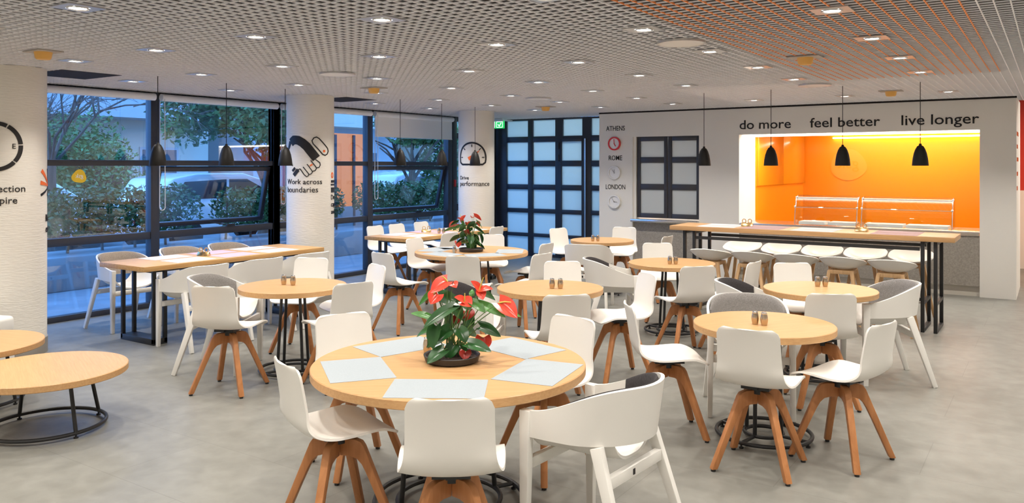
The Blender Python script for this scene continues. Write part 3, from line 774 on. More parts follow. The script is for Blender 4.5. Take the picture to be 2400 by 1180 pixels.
# ------------------------------------------------------------------ tables
def round_table(x, y, Rt, h, label, rods=4, ro=.27, ri=.15, rt=.11, rot=0.0, single=False, rr=.011):
    o = thing('round_table', (x, y, 0), rot, label, 'table', 'round oak tables')
    th = .042
    MB().lathe([(0, h - th), (Rt - .004, h - th), (Rt, h - th + .004), (Rt, h - .004), (Rt - .004, h), (0, h)], 96).build('tabletop', 'oak_top', o)
    MB().lathe([(0, h - th - .006), (Rt * .5, h - th - .006), (Rt * .5, h - th), (0, h - th)], 32).build('mounting_plate', 'black_metal', o)
    rb = ro if single else ri
    for k in range(rods):
        a = 2 * PI * k / rods + .4; c0, s0 = math.cos(a), math.sin(a)
        MB().tube([(rt * c0, rt * s0, h - th - .004), (rb * c0, rb * s0, .03)], rr, 10).build('leg', 'black_metal', o)
    MB().tube([(ro * math.cos(2 * PI * k / 48), ro * math.sin(2 * PI * k / 48), .03) for k in range(48)], rr, 8, True).build('base_ring', 'black_metal', o)
    if not single:
        MB().tube([(ri * math.cos(2 * PI * k / 40), ri * math.sin(2 * PI * k / 40), .03) for k in range(40)], rr, 8, True).build('base_ring', 'black_metal', o)
        for k in range(rods):
            a = 2 * PI * k / rods + .4; c0, s0 = math.cos(a), math.sin(a)
            MB().tube([(ri * c0, ri * s0, .03), (ro * c0, ro * s0, .03)], rr * .9, 8).build('spoke', 'black_metal', o)
    for k in range(rods):
        a = 2 * PI * k / rods + .4; q = ro
        MB().lathe([(0, 0), (.014, 0), (.014, .008), (.006, .010), (.006, .028), (0, .028)], 12, (q * math.cos(a), q * math.sin(a))).build('foot', 'black_metal', o)
    return o
TB = {
 'T1': (-2.455, 3.118, 0.663), 'T2': (-1.470, 4.945, 0.417), 'T3': (-1.519, 6.575, 0.422), 'T4': (-5.065, 4.417, 0.422), 'T5': (-3.302, 5.470, 0.417),
 'T6': (-3.149, 7.541, 0.422), 'T7': (-4.846, 9.325, 0.406), 'T8': (-5.424, 7.287, 0.633)}
TL = {'T1': 'large round oak table in front with five placemats and a red flowering plant', 'T2': 'small round oak table with two shakers, nearest at the right',
      'T3': 'small round oak table nearest the bar stools at the right', 'T4': 'small round oak table beside the long window table', 'T5': 'small round oak table behind the front plant, in the middle',
      'T6': 'small round oak table between the middle table and the bar', 'T7': 'small round oak table farthest back, before the clock wall', 'T8': 'large round oak table at the back with placemats and a flowering plant'}
for k, (x, y, r) in TB.items():
    big = r > .5
    round_table(x, y, r, .69, TL[k], rot=R(40 if big else 57), ro=.36 if big else (.278 if k == 'T2' else .26), ri=.25 if big else (.112 if k == 'T2' else .14), rt=.20 if big else .10, rr=.012)
round_table(-5.25, 2.60, .465, .38, 'low round oak coffee table on a single black ring, the nearer one', single=True, ro=.335, rt=.27, rot=R(-22), rr=.012)
round_table(-6.24, 2.56, .465, .42, 'low round oak coffee table at the photo edge, behind the other', single=True, ro=.335, rt=.27, rot=R(10), rr=.012)
def long_table(x0, x1, y0, y1, h, label, base_in=.22):
    cx, cy = (x0 + x1) / 2, (y0 + y1) / 2
    o = thing('long_table', (cx, cy, 0), 0, label, 'table', 'long oak tables'); a, b = (x1 - x0) / 2, (y1 - y0) / 2
    MB().box(-a, a, -b, b, h - .045, h).build('tabletop', 'oak_long', o, bevel=.003)
    zt = h - .046
    for s in (-1, 1):
        yy = s * (b - base_in)
        f = MB(); t = .032
        for dy in (-.055, .055):
            f.box(-a + .10, -a + .10 + t, yy + dy - t / 2, yy + dy + t / 2, .012, zt); f.box(a - .10 - t, a - .10, yy + dy - t / 2, yy + dy + t / 2, .012, zt)
            f.box(-a + .10 + t, a - .10 - t, yy + dy - t / 2, yy + dy + t / 2, zt - t, zt)
        f.box(-a + .10, a - .10, yy - .071, yy + .071, 0, .055)
        f.build('leg_frame', 'black_metal', o, bevel=.002)
    MB().box(-.2, -.17, -b + base_in, b - base_in, zt - .035, zt - .001).build('rail', 'black_metal', o); MB().box(.17, .2, -b + base_in, b - base_in, zt - .035, zt - .001).build('rail', 'black_metal', o)
    return o
wood('oak_long', (0.50, 0.275, 0.10), (0.62, 0.375, 0.155), 0.38, (16, 1.2, 16))
long_table(-7.47, -6.74, 4.18, 6.32, .74, 'long oak table along the windows between the compass and handshake columns')
long_table(-7.37, -6.64, 7.60, 9.80, .74, 'long oak table at the back before the half lowered blind')
# bar table
o = thing('bar_table', (-2.265, 9.165, 0), 0, 'long high oak bar table before the orange serving opening', 'table')
a, b, h = 1.465, .295, .95
MB().box(-a, a, -b, b, h - .05, h).build('tabletop', 'oak_top', o, bevel=.003)
for s in (-1, 1):
    for k, dx in enumerate((0, .115)):
        f = MB(); xx = s * (a - .17 - dx); t = .034
        f.box(xx - t / 2, xx + t / 2, -b + .03, -b + .03 + t, 0, h - .051); f.box(xx - t / 2, xx + t / 2, b - .03 - t, b - .03, 0, h - .051)
        f.box(xx - t / 2, xx + t / 2, -b + .03 + t, b - .03 - t, 0, t); f.box(xx - t / 2, xx + t / 2, -b + .03 + t, b - .03 - t, h - .051 - t, h - .051)
        f.build('leg_frame', 'black_metal', o, bevel=.002)
for sy in (-1, 1):
    MB().box(-a + .31, a - .31, sy * (b - .047) - .015, sy * (b - .047) + .015, h - .145, h - .112).build('rail', 'black_metal', o)
for s in (-1, 1):
    MB().box(s * (a - .285) - .015, s * (a - .285) + .015, -b + .065, b - .065, .27, .302).build('crossbar', 'black_metal', o)
    MB().box(s * (a - .17) - .015, s * (a - .17) + .015, -b + .065, b - .065, .27, .302).build('crossbar', 'black_metal', o)
MB().box(-a + .301, a - .301, -.016, .016, .27, .302).build('foot_rail', 'black_metal', o)

# ------------------------------------------------------------------ placemats, shakers, clips
def placemat(x, y, z, rz, mat, label, sx=.40, sy=.28, group='placemats'):
    o = MB().box(-sx / 2, sx / 2, -sy / 2, sy / 2, 0, .0015).build('placemat', mat)
    o.location = (x, y, z); o.rotation_euler = (0, 0, rz); return tag(o, label, 'placemat', group)
where1 = ['in front of the flower pot', 'by the side chair nearest the camera', 'beside the grey padded armchair', 'behind the plant on the far side', 'under the far chair at the upper edge']
for ang, r, lab in ((-127, .448, 'pale blue placemat on the front table, beside the lone side chair'), (-58, .475, 'pale blue placemat on the front table, nearest the camera'), (10, .47, 'pale blue placemat on the front table, beside the padded armchair'),
                    (76, .455, 'pale blue placemat on the front table, far side right of the plant'), (163, .443, 'pale blue placemat on the front table, far side left of the plant')):
    x, y, _ = TB['T1']; placemat(x + r * math.cos(R(ang)), y + r * math.sin(R(ang)), .6902, R(ang + 90), 'paper_blue', lab, .42, .295, group='placemats on the front table')
for ang, lab in ((-165, 'pale placemat on the back flower table, left end'), (-100, 'pale placemat on the back flower table, front left of the chair back'), (-35, 'pale placemat on the back flower table, front right of the chair back'), (30, 'pale placemat on the back flower table, right end'), (150, 'pale placemat on the back flower table, behind the shaker')):
    x, y, _ = TB['T8']; placemat(x + .432 * math.cos(R(ang)), y + .432 * math.sin(R(ang)), .6902, R(ang + 90), 'paper_blue', lab, .42, .295, group='placemats on the back table')
def row(xa, xb, ys, mats, z, lab):
    for i, (y, m) in enumerate(zip(ys, mats)):
        for s, xx in (('window side', xa), ('room side', xb)):
            placemat(xx, y, z, R(90), m, '%s placemat on the %s, %s, %s from the front' % ({'paper_white': 'white', 'paper_lilac': 'lilac'}[m], lab, s, ORD[i]), .42, .29, 'placemats on the ' + lab)
row(-7.29, -6.93, (4.75, 5.28, 5.80), ('paper_white', 'paper_lilac', 'paper_white'), .7402, 'long window table')
row(-7.19, -6.83, (8.05, 8.60, 9.2), ('paper_white', 'paper_lilac', 'paper_white'), .7402, 'long back table')
for i, (x, m) in enumerate(((-3.2, 'paper_white'), (-2.7, 'paper_plum'), (-2.15, 'paper_white'), (-1.35, 'paper_plum'))):
    for s, yy in (('stool side', 9.02), ('serving side', 9.31)):
        placemat(x, yy, .9502, 0, m, '%s placemat on the bar table, %s, %s from the hatch' % ('white' if m == 'paper_white' else 'plum', s, ORD[i]), .44, .26, 'placemats on the bar')
def shaker0():
    o = thing('shaker', (0, 0, 0), 0, 'x', 'shaker', 'steel salt and pepper shakers')
    MB().lathe([(0, 0), (.017, 0), (.021, .02), (.0225, .035), (.021, .05), (.0175, .066), (0, .066)], 24).build('body', 'shaker_steel', o)
    MB().lathe([(0, .066), (.0165, .066), (.0175, .070), (.016, .077), (.006, .080), (0, .080)], 24).build('lid', 'steel', o)
    return o
s0 = shaker0(); fi = True
SH = []
for k, txt, pos in (('T4', 'on the small table beside the long window table', [(-5.148, 4.393), (-5.064, 4.415)]), ('T2', 'on the nearest small table at the right', [(-1.503, 4.885), (-1.447, 4.879)]),
                    ('T5', 'on the middle small table', [(-3.255, 5.423), (-3.197, 5.452)]), ('T6', 'on the small table before the bar', [(-3.102, 7.385), (-3.054, 7.417)]), ('T7', 'on the small table by the clock wall', [(-4.853, 9.084), (-4.800, 9.120)]),
                    ('T3', 'on the small table by the bar stools', [(-1.561, 6.683), (-1.509, 6.710)]), ('T8', 'beside the plant on the back table', [(-5.454, 7.016)]), ('T1', 'behind the plant on the front table', [(-2.669, 3.207)]), ('lt', 'on the long back table', [(-6.82, 8.44), (-6.765, 8.47)])):
    for i, (x, y) in enumerate(pos): SH.append((x, y, .691 if k != 'lt' else .741, 'steel shaker %s%s' % (txt, '' if len(pos) == 1 else (', one on the left', ', one on the right')[i])))
for x, y, z, lab in SH:
    if fi: s0.location = (x, y, z); s0['label'] = lab; fi = False
    else: dup(s0, (x, y, z), .3, lab)
def clip0():
    o = thing('menu_clip', (0, 0, 0), 0, 'x', 'clip', 'brass bulldog clips')
    MB().prism([(-.03, 0), (.03, 0), (.006, .038), (-.006, .038)], .13, lambda u, v, w: (w, u, v)).build('spine', 'brass', o, bevel=.003)
    for s in (-1, 1):
        c = MB(); c.tube([(s * .032 + .02 * math.cos(2 * PI * k / 16), -.004, .058 + .022 * math.sin(2 * PI * k / 16)) for k in range(16)], .005, 6, True); c.build('wing', 'brass', o)
    return o
c0 = clip0(); fi = True
for x, y, z, rz, lab in ((-7.11, 5.05, .7418, R(20), 'brass bulldog clip on the lilac mats of the long window table'), (-7.09, 8.50, .7418, R(35), 'brass bulldog clip on the long back table, nearer one'), (-7.0, 9.02, .7418, R(60), 'brass bulldog clip on the long back table, beside the plant'),
                         (-2.94, 9.25, .9518, R(10), 'brass bulldog clip on the bar before the white jamb'), (-1.70, 9.2, .9518, R(-8), 'brass bulldog clip on the bar before the glass display')):
    if fi: c0.location = (x, y, z); c0.rotation_euler = (0, 0, rz); c0['label'] = lab; fi = False
    else: dup(c0, (x, y, z), rz, lab)

# ------------------------------------------------------------------ shell chair on a wooden swivel base
def shell_chair():
    o = thing('shell_chair', (0, 0, 0), 0, 'x', 'chair', 'white shell chairs on beech legs')
    prof = [(-.262, .795), (-.253, .76), (-.245, .72), (-.236, .67), (-.228, .62), (-.220, .575), (-.210, .54), (-.194, .51), (-.170, .488), (-.135, .473), (-.09, .466), (-.04, .466), (.02, .470), (.08, .474), (.13, .474), (.17, .468), (.20, .458), (.218, .448)]
    half = [.163, .164, .165, .166, .168, .171, .176, .183, .192, .200, .206, .210, .213, .214, .213, .210, .204, .196]
    # densify
    P2 = []; n = len(prof)
    def cr(a, b, c, d, t): return .5 * ((2 * b) + (-a + c) * t + (2 * a - 5 * b + 4 * c - d) * t * t + (-a + 3 * b - 3 * c + d) * t ** 3)
    for i in range(n - 1):
        q = [max(0, i - 1), i, i + 1, min(n - 1, i + 2)]
        for k in range(2):
            t = k / 2
            P2.append((cr(*[prof[j][0] for j in q], t), cr(*[prof[j][1] for j in q], t), cr(*[half[j] for j in q], t)))
    P2.append((*prof[-1], half[-1]))
    # extra rows for the round corners
    def ins(a, b, t): return tuple(a[i] + (b[i] - a[i]) * t for i in range(3))
    P2 = [P2[0], ins(P2[0], P2[1], .1), ins(P2[0], P2[1], .35), ins(P2[0], P2[1], .7)] + P2[1:-1] + [ins(P2[-2], P2[-1], .4), ins(P2[-2], P2[-1], .8), P2[-1]]
    S = [0]
    for a, b in zip(P2, P2[1:]): S.append(S[-1] + math.dist(a[:2], b[:2]))
    rows = []; m = 13
    for i, (x, z, hw) in enumerate(P2):
        def corner(d, r): return 0 if d >= r else r - math.sqrt(max(0, r * r - (r - d) ** 2))
        hw2 = hw - corner(S[i], .04) - corner(S[-1] - S[i], .05)
        # back faces curve forward at the sides; the seat dishes up a little
        bk = max(0, min(1, (z - .50) / .10)) if x < -.12 else 0
        r = []
        for j in range(m):
            u = -1 + 2 * j / (m - 1)
            r.append((x + bk * .022 * u * u, hw2 * u, z + (1 - bk) * (.020 * abs(u) ** 2.4) * max(0, min(1, (.24 - x) / .12))))
        rows.append(r)
    MB().sheet(rows, .011).build('seat_shell', 'plastic_white', o, angle=60)
    b = MB(); b.box(-.09, .09, -.075, .075, .440, .456); b.lathe([(0, .405), (.045, .405), (.045, .44), (0, .44)], 20); b.box(-.12, .10, -.02, .02, .448, .462); b.build('swivel_bracket', 'black_metal', o)
    out = [(.0, .425), (.085, .425), (.115, .415), (.130, .395), (.292, .012), (.258, .012), (.168, .215), (.135, .285), (.118, .315), (.095, .338), (.06, .348), (0, .348)]
    for k in range(4):
        a = PI / 4 + k * PI / 2; c0, s1 = math.cos(a), math.sin(a)
        oo = [(max(u, .016), v) for u, v in out]
        lg = MB().prism(oo, .036, lambda u, v, w: (u * c0 - w * s1, u * s1 + w * c0, v)).build('leg', 'beech', o, bevel=.005)
        MB().lathe([(0, 0), (.013, 0), (.013, .012), (0, .012)], 10, (.275 * c0, .275 * s1)).build('glide', 'black_metal', lg)
    return o
# white armchair with a wrap-around backrest
def arm_chair(pad):
    o = thing('armchair', (0, 0, 0), 0, 'x', 'armchair', 'white wraparound armchairs')
    path = []
    for i in range(6): path.append((.215 - .195 * i / 6, .258))
    for i in range(25):
        a = PI / 2 + PI * i / 24; path.append((.02 + .255 * math.cos(a), .258 * math.sin(a)))
    path += [(p[0], -p[1]) for p in path[:6][::-1]]
    n = len(path); rows = []
    def sm(t): t = max(0, min(1, t)); return t * t * (3 - 2 * t)
    def band(i, v, inset=0.0):
        x, y = path[i]; t = sm((.21 - x) / .43)
        zt = .615 + .135 * t; zb = .505 + .012 * t
        fl = 1 + .055 * (v - .5) * t
        return x * fl - (.02 * v * t) + inset * .0, y * fl, zb + (zt - zb) * v
    rows = [[band(i, v / 6) for v in range(7)] for i in range(n)]
    MB().sheet(rows, .016).build('backrest', 'painted_white', o, angle=50)
    # pad inside the back, the rear two thirds of the curve
    pr = []
    ids = [i for i in range(n) if path[i][0] < .03]
    for i in ids:
        x, y = path[i]; k = (ids.index(i)) / (len(ids) - 1); th = .013 * min(1, 6 * min(k, 1 - k) + .35)
        cx = .05; L = math.hypot(x - cx, y); r = []
        for v in (.04, .25, .5, .75, .96, .975):
            bx, by, bz = band(i, min(v, 1)); dx, dy = (cx - bx), -by; q = math.hypot(dx, dy)
            off = .0135 + th * (.5 if v in (.04, .975) else 1)
            r.append((bx + dx / q * off, by + dy / q * off, bz))
        pr.append(r)
    MB().sheet(pr, .012).build('back_pad', pad, o, angle=60)
    st = []
    for i in range(13):
        x = -.155 + .365 * i / 12
        hw = min(.238, .238 * math.sqrt(1 - (min(0, x - .02) / .24) ** 2))
        st.append([(x, hw * (-1 + 2 * j / 16), .432 + .098 * abs(-1 + 2 * j / 16) ** 3.2 - (.012 * max(0, (x - .12) / .09) ** 2)) for j in range(17)])
    MB().sheet(st, .013).build('seat', 'painted_white', o, angle=60)
    for s in (-1, 1):
        f = MB(); f.bar((.218, s * .262, 0), (.212, s * .256, .615), .030, .034, .040, .052, up=(1, 0, 0)); f.build('leg', 'painted_white', o, bevel=.004)
        f = MB(); f.bar((-.282, s * .262, 0), (-.115, s * .222, .512), .030, .034, .034, .052, up=(1, 0, 0)); f.build('leg', 'painted_white', o, bevel=.004)
    MB().bar((-.160, -.238, .375), (-.160, .238, .375), .032, .048).build('crossbar', 'painted_white', o, bevel=.003)
    MB().bar((.213, -.258, .385), (.213, .258, .385), .030, .046).build('crossbar', 'painted_white', o, bevel=.003)
    MB().box(-.178, -.1755, .02, .036, .362, .386).build('maker_tag', 'ink', o)
    return o
# low backed bar stool
def bar_stool():
    o = thing('bar_stool', (0, 0, 0), 0, 'x', 'stool', 'white shell bar stools')
    N, M = 40, 9; rows = []
    def rim(a):      # rim height: back is at angle pi
        t = (1 - math.cos(a)) / 2
        return .622 + .035 * math.sin(a) ** 2 + .115 * t ** 2.2
    for i in range(M + 1):
        r = i / M; rows.append([])
        for k in range(N + 1):
            a = 2 * PI * k / N
            ca, sa = math.cos(a), math.sin(a); e = 2.6
            q = (abs(ca) ** e + abs(sa) ** e) ** (-1 / e)
            x, y = .19 * q * ca * max(r, .02), .222 * q * sa * max(r, .02)
            rows[-1].append((x - .02 * r ** 3 * max(0, -ca), y, .604 + (rim(a) - .604) * r ** 2.8))
    MB().sheet(rows, .010).build('seat_shell', 'plastic_white', o, angle=60)
    for sx in (-1, 1):
        for sy in (-1, 1):
            MB().bar((sx * .20, sy * .205, 0), (sx * .105, sy * .105, .585), .026, .030, .036, .042, up=(1, 0, 0)).build('leg', 'stool_oak', o, bevel=.005)
        MB().bar((sx * .105, -.12, .575), (sx * .105, .12, .575), .03, .038).build('seat_support', 'stool_oak', o, bevel=.003)
    for sy in (-1, 1): MB().bar((-.105, sy * .105, .575), (.105, sy * .105, .575), .03, .038).build('seat_support', 'stool_oak', o, bevel=.003)
    pts = []
    MB().tube([(.17, .175, .20), (.17, -.175, .20), (-.17, -.175, .20), (-.17, .175, .20)], .009, 8, True).build('footrest', 'steel', o)
    return o
SHELL = [  # x, y, facing, label
 (-1.983, 2.535, 126, 'white shell chair at the front table seen from behind, cut by the lower edge'),
 (-2.685, 2.60, 68, 'white shell chair in side view, pulled out before the front table'),
 (-3.176, 3.230, -24, 'white shell chair behind the front table, left of the plant'),
 (-2.302, 3.748, -103, 'white shell chair at the far right side of the front table'),
 (-1.345, 4.44, 93, 'white shell chair seen from behind at the nearest right table'),
 (-1.0, 4.83, 163, 'white shell chair at the right end of the nearest right table'),
 (-1.99, 4.70, 35, 'white shell chair in profile left of the nearest right table'),
 (-1.35, 5.87, 119, 'white shell chair seen from behind at the table by the bar stools'),
 (-1.775, 7.055, -56, 'white shell chair behind the table by the bar stools, facing the camera'),
 (-2.45, 7.19, 176, 'white shell chair turned edge on between the bar stools and a dark padded armchair'),
 (-2.69, 6.74, 139, 'white shell chair seen from behind at the table before the bar'),
 (-3.494, 8.091, -56, 'white shell chair behind the table before the bar, facing the camera'),
 (-2.82, 5.72, 229, 'white shell chair in profile right of the middle small table'),
 (-2.841, 4.82, 134, 'white shell chair seen from behind at the middle small table'),
 (-3.505, 6.042, -56, 'white shell chair behind the middle small table, facing the camera'),
 (-4.363, 6.706, 176, 'white shell chair at the right of the back flower table, nearer one'),
 (-4.86, 7.58, 184, 'white shell chair at the right of the back flower table, farther one'),
 (-4.73, 6.30, 114, 'white shell chair seen from behind at the back flower table'),
 (-5.44, 6.12, 82, 'white shell chair at the left of the back flower table, nearer one'),
 (-5.985, 7.257, 5, 'white shell chair at the left of the back flower table, farther one'),
 (-5.654, 7.979, -56, 'white shell chair behind the plant on the back flower table'),
 (-6.62, 8.12, 180, 'white shell chair on the room side of the long back table, nearer one'),
 (-6.70, 9.28, 180, 'white shell chair on the room side of the long back table, farther one'),
 (-5.368, 9.421, -15, 'white shell chair left of the table by the clock wall, against the frosted panes'),
 (-4.878, 9.932, -76, 'white shell chair behind the table by the clock wall, under the clocks'),
 (-4.12, 9.18, 180, 'white shell chair edge on before the grey stone panel'),
 (-5.04, 3.80, 114, 'white shell chair in front of the small table by the windows, seen from behind'),
 (-4.47, 4.33, 164, 'white shell chair right of the small window-side table, nearer one, seen from behind'),
 (-4.91, 4.91, 249, 'white shell chair right of the small window-side table, farther one, facing the camera'),
 (-5.600, 4.971, -66, 'white shell chair behind the small window-side table'),
 (-7.72, 8.41, 0, 'white shell chair on the window side of the long back table, first of three'),
 (-7.72, 8.86, 0, 'white shell chair on the window side of the long back table, second of three'),
 (-7.72, 9.41, 0, 'white shell chair on the window side of the long back table, third of three'),
]
c0 = shell_chair()
BASE = {}
for i, (x, y, a, lab) in enumerate(SHELL):
    if i == 0: o = c0; o.location = (x, y, 0); o.rotation_euler = (0, 0, R(a)); o['label'] = lab; kids(c0)
    else: o = dup(c0, (x, y, 0), R(a), lab)
ARM = [
 (-1.63, 3.13, 176, 'pad_dark', 'white armchair with dark pad pulled up to the front table'),
 (-1.726, 5.438, -66, 'pad_grey', 'white armchair with grey pad behind the nearest right table, facing the camera'),
 (-1.11, 6.836, 209, 'pad_grey', 'white armchair with grey pad at the right, beside the bar table leg'),
 (-1.975, 6.285, 14, 'pad_dark', 'white armchair with dark pad left of the table by the bar stools'),
 (-3.58, 7.06, 34, 'pad_dark', 'white armchair with dark pad left of the table before the bar'),
 (-3.70, 4.94, 24, 'pad_dark', 'white armchair with dark pad half hidden behind the front plant'),
 (-4.526, 8.342, 109, 'pad_grey', 'white armchair with its back to the camera at the table by the clock wall'),
 (-5.64, 4.18, 31, 'pad_grey', 'white armchair with grey pad left of the small table by the long window table'),
 (-7.88, 4.68, 0, 'pad_taupe', 'white armchair on the window side of the long window table, first of three'),
 (-7.86, 5.36, 0, 'pad_taupe', 'white armchair on the window side of the long window table, second of three'),
 (-7.84, 5.95, 0, 'pad_taupe', 'white armchair on the window side of the long window table, third of three'),
 (-6.56, 4.60, 180, 'pad_grey', 'white armchair on the room side of the long window table, first of three'),
 (-6.56, 5.24, 180, 'pad_grey', 'white armchair on the room side of the long window table, second of three'),
 (-6.56, 5.86, 180, 'pad_grey', 'white armchair on the room side of the long window table, third of three'),
]
protos = {}
for x, y, a, pad, lab in ARM:
    if pad not in protos:
        protos[pad] = o = arm_chair(pad); o.location = (x, y, 0); o.rotation_euler = (0, 0, R(a)); o['label'] = lab
    else: dup(protos[pad], (x, y, 0), R(a), lab)
s0 = bar_stool(); fi = True
for side, yy, a, xs in (('room', 8.72, 90, (-3.17, -2.71, -2.25, -1.79, -1.33)), ('serving', 9.66, -90, (-3.13, -2.67, -2.21, -1.75, -1.29))):
    for k, x in enumerate(xs):
        lab = 'white shell bar stool, %s side of the bar, %s from the hatch window' % (side, ORD[k])
        if fi: s0.location = (x, yy, 0); s0.rotation_euler = (0, 0, R(a)); s0['label'] = lab; fi = False
        else: dup(s0, (x, yy, 0), R(a), lab)
# white pouf at the photo's edge
o = thing('lounge_pouf', (-7.16, 2.80, 0), R(20), 'white upholstered lounge seat at the photo edge behind the coffee tables', 'seat')
MB().box(-.32, .32, -.32, .32, .06, .30).build('base', 'pouf_white', o, bevel=.02, seg=3)
MB().box(-.32, .32, -.32, .32, .302, .44).build('cushion', 'pouf_white', o, bevel=.035, seg=4)
for sx in (-1, 1):
    for sy in (-1, 1): MB().box(sx * .26 - .02, sx * .26 + .02, sy * .26 - .02, sy * .26 + .02, 0, .06).build('foot', 'black_metal', o)

# ------------------------------------------------------------------ anthurium plants
def blade(base, tip, width, sag, fold, heart=True, n=9, m=7, up=Vector((0, 0, 1))):
    """heart-shaped leaf sheet from base to tip"""
    b, t = Vector(base), Vector(tip); d = t - b; L = d.length; d.normalize()
    s = d.cross(up); s = s.normalized() if s.length > .05 else Vector((0, 1, 0)); nn = s.cross(d).normalized()
    rows = []
    for i in range(n + 1):
        q = i / n
        if heart: wv = width / 2 * (math.sin(PI * min(1, (q + .16) / 1.16) ** .8) ** .75 if q < 1 else 0)
        else: wv = width / 2 * math.sin(PI * q) ** .7
        wv = max(wv, .0006); r = []
        for j in range(m):
            u = -1 + 2 * j / (m - 1)
            back = -.20 * L * max(0, 1 - q * 3.2) * abs(u) ** 1.3 if heart else 0
            p = b + d * (L * q + back) + s * (wv * u) + nn * (-sag * q * q + fold * (abs(u) * wv)) 
            r.append(p)
        rows.append(r)
    return rows
def anthurium(loc, rz, label, seed):
    rnd = random.Random(seed)
    o = thing('anthurium_plant', loc, rz, label, 'plant', 'red flowering anthuriums')
    MB().lathe([(0, 0), (.115, 0), (.13, .006), (.139, .034), (.135, .037), (.128, .034), (.122, .02), (0, .02)], 48).build('dish', 'pot_black', o)
    s = MB(); 
    prof = [(0, .034), (.04, .036), (.08, .031), (.12, .022), (.122, .018), (0, .018)]
    s.lathe(prof, 32); so = s.build('soil', 'soil', o)
    k = 1 / 484 / 4.213
    def W(zx, zy, dep=0.0): return Vector(((zx - 490) * k, dep, max(.03, (970 - zy) * k + .004)))
    def stalk(p, q, r0, r1, parent, mat='stalk'):
        mid = (p + q) / 2 + Vector((0, 0, .03)); mid.x = p.x + (q.x - p.x) * .35; mid.y = p.y + (q.y - p.y) * .35
        pts = [p * (1 - t) ** 2 + mid * 2 * t * (1 - t) + q * t * t for t in [i / 8 for i in range(9)]]
        MB().tube(pts, r0, 6, r1=r1).build('stalk', mat, parent)
    leaves = [ # base, tip (drawing coordinates of the plant), depth base/tip, width, material
     ((505, 425), (215, 580), -.06, -.10, .085, 0), ((315, 285), (122, 425), .03, .05, .05, 1), ((350, 335), (590, 400), .04, .0, .085, 0),
     ((790, 410), (1030, 500), -.02, -.05, .06, 1), ((930, 460), (1195, 520), .0, .02, .055, 1), ((770, 310), (940, 375), .05, .10, .09, 0),
     ((250, 560), (48, 510), .05, .10, .05, 1), ((345, 600), (300, 800), -.07, -.11, .095, 0), ((260, 690), (78, 775), .08, .14, .05, 1),
     ((425, 830), (262, 1005), -.09, -.13, .085, 0), ((770, 650), (995, 738), .03, .06, .085, 0),
     ((655, 770), (892, 812), -.08, -.10, .085, 0), ((450, 690), (225, 830), .02, .0, .08, 0), ((690, 330), (680, 265), .02, .03, .035, 1), ((500, 430), (600, 540), .02, -.02, .075, 0),
     ((560, 420), (700, 500), .08, .12, .10, 0), ((420, 640), (330, 760), .09, .15, .10, 0), ((600, 700), (750, 760), .08, .14, .09, 0),
     ((520, 800), (440, 930), -.05, -.08, .08, 0), ((560, 820), (640, 930), -.03, -.05, .08, 0), ((700, 380), (830, 440), -.04, -.07, .07, 1), ((480, 640), (350, 725), -.05, -.08, .09, 0), ((560, 640), (650, 735), -.05, -.09, .09, 0),
     ((500, 570), (410, 670), .03, .04, .09, 0), ((620, 560), (720, 650), .04, .05, .09, 0)]
    for (b, t, db, dt, wd, mi) in leaves:
        pb, pt = W(*b, db), W(*t, dt)
        lf = MB().sheet(blade(pb, pt, wd * .85, .02, .3, up=Vector((rnd.uniform(-.45, .45), -.62, .78)).normalized()), .0012).build('leaf', 'leaf_mid' if mi else 'leaf_dark', o, angle=80)
        root = Vector((rnd.uniform(-.035, .035), rnd.uniform(-.03, .03), .03))
        stalk(root, pb, .0030, .0022, lf)
    flowers = [ # base, tip, spadix tip, depth, width, dark
     ((450, 175), (285, 268), (395, 118), -.03, .085, 0), ((500, 200), (540, 215), None, -.03, .05, 0), ((350, 320), (275, 398), None, .02, .085, 0),
     ((765, 268), (697, 160), (808, 135), -.02, .05, 0), ((765, 265), (895, 232), None, -.02, .045, 0), ((775, 270), (805, 338), None, -.03, .05, 0),
     ((620, 375), (535, 308), (625, 285), -.04, .05, 0), ((610, 370), (692, 400), None, -.04, .075, 0), ((960, 380), (1145, 508), (1080, 370), -.05, .10, 0),
     ((800, 765), (802, 890), None, .05, .085, 0), ((550, 550), (515, 610), None, .03, .05, 1), ((620, 500), (610, 585), None, .05, .10, 1), ((635, 850), (630, 925), None, -.07, .06, 1)]
    for (b, t, sp, dp, wd, dk) in flowers:
        pb, pt = W(*b, dp), W(*t, dp - .03)
        fl = MB().sheet(blade(pb, pt, wd, .008, .4, up=Vector((0, -.6, .8))), .0014).build('flower', 'spathe_dark' if dk else 'spathe', o, angle=80)
        root = Vector((rnd.uniform(-.03, .03), rnd.uniform(-.03, .03), .03))
        stalk(root, pb, .0024, .0018, fl)
        if sp:
            ps = W(*sp, dp - .01)
            MB().tube([pb, (pb + ps) / 2 + Vector((0, 0, .004)), ps], .0042, 8, r1=.002).build('spadix', 'spadix', fl)
    return o
x, y, _ = TB['T1']; anthurium((x + .0, y + .02, .6905), R(YAW), 'red flowering anthurium in a black dish on the front table', 3)
x, y, _ = TB['T8']; anthurium((x + .02, y - .03, .6905), R(YAW + 155), 'red flowering anthurium in a black dish on the back table', 11)

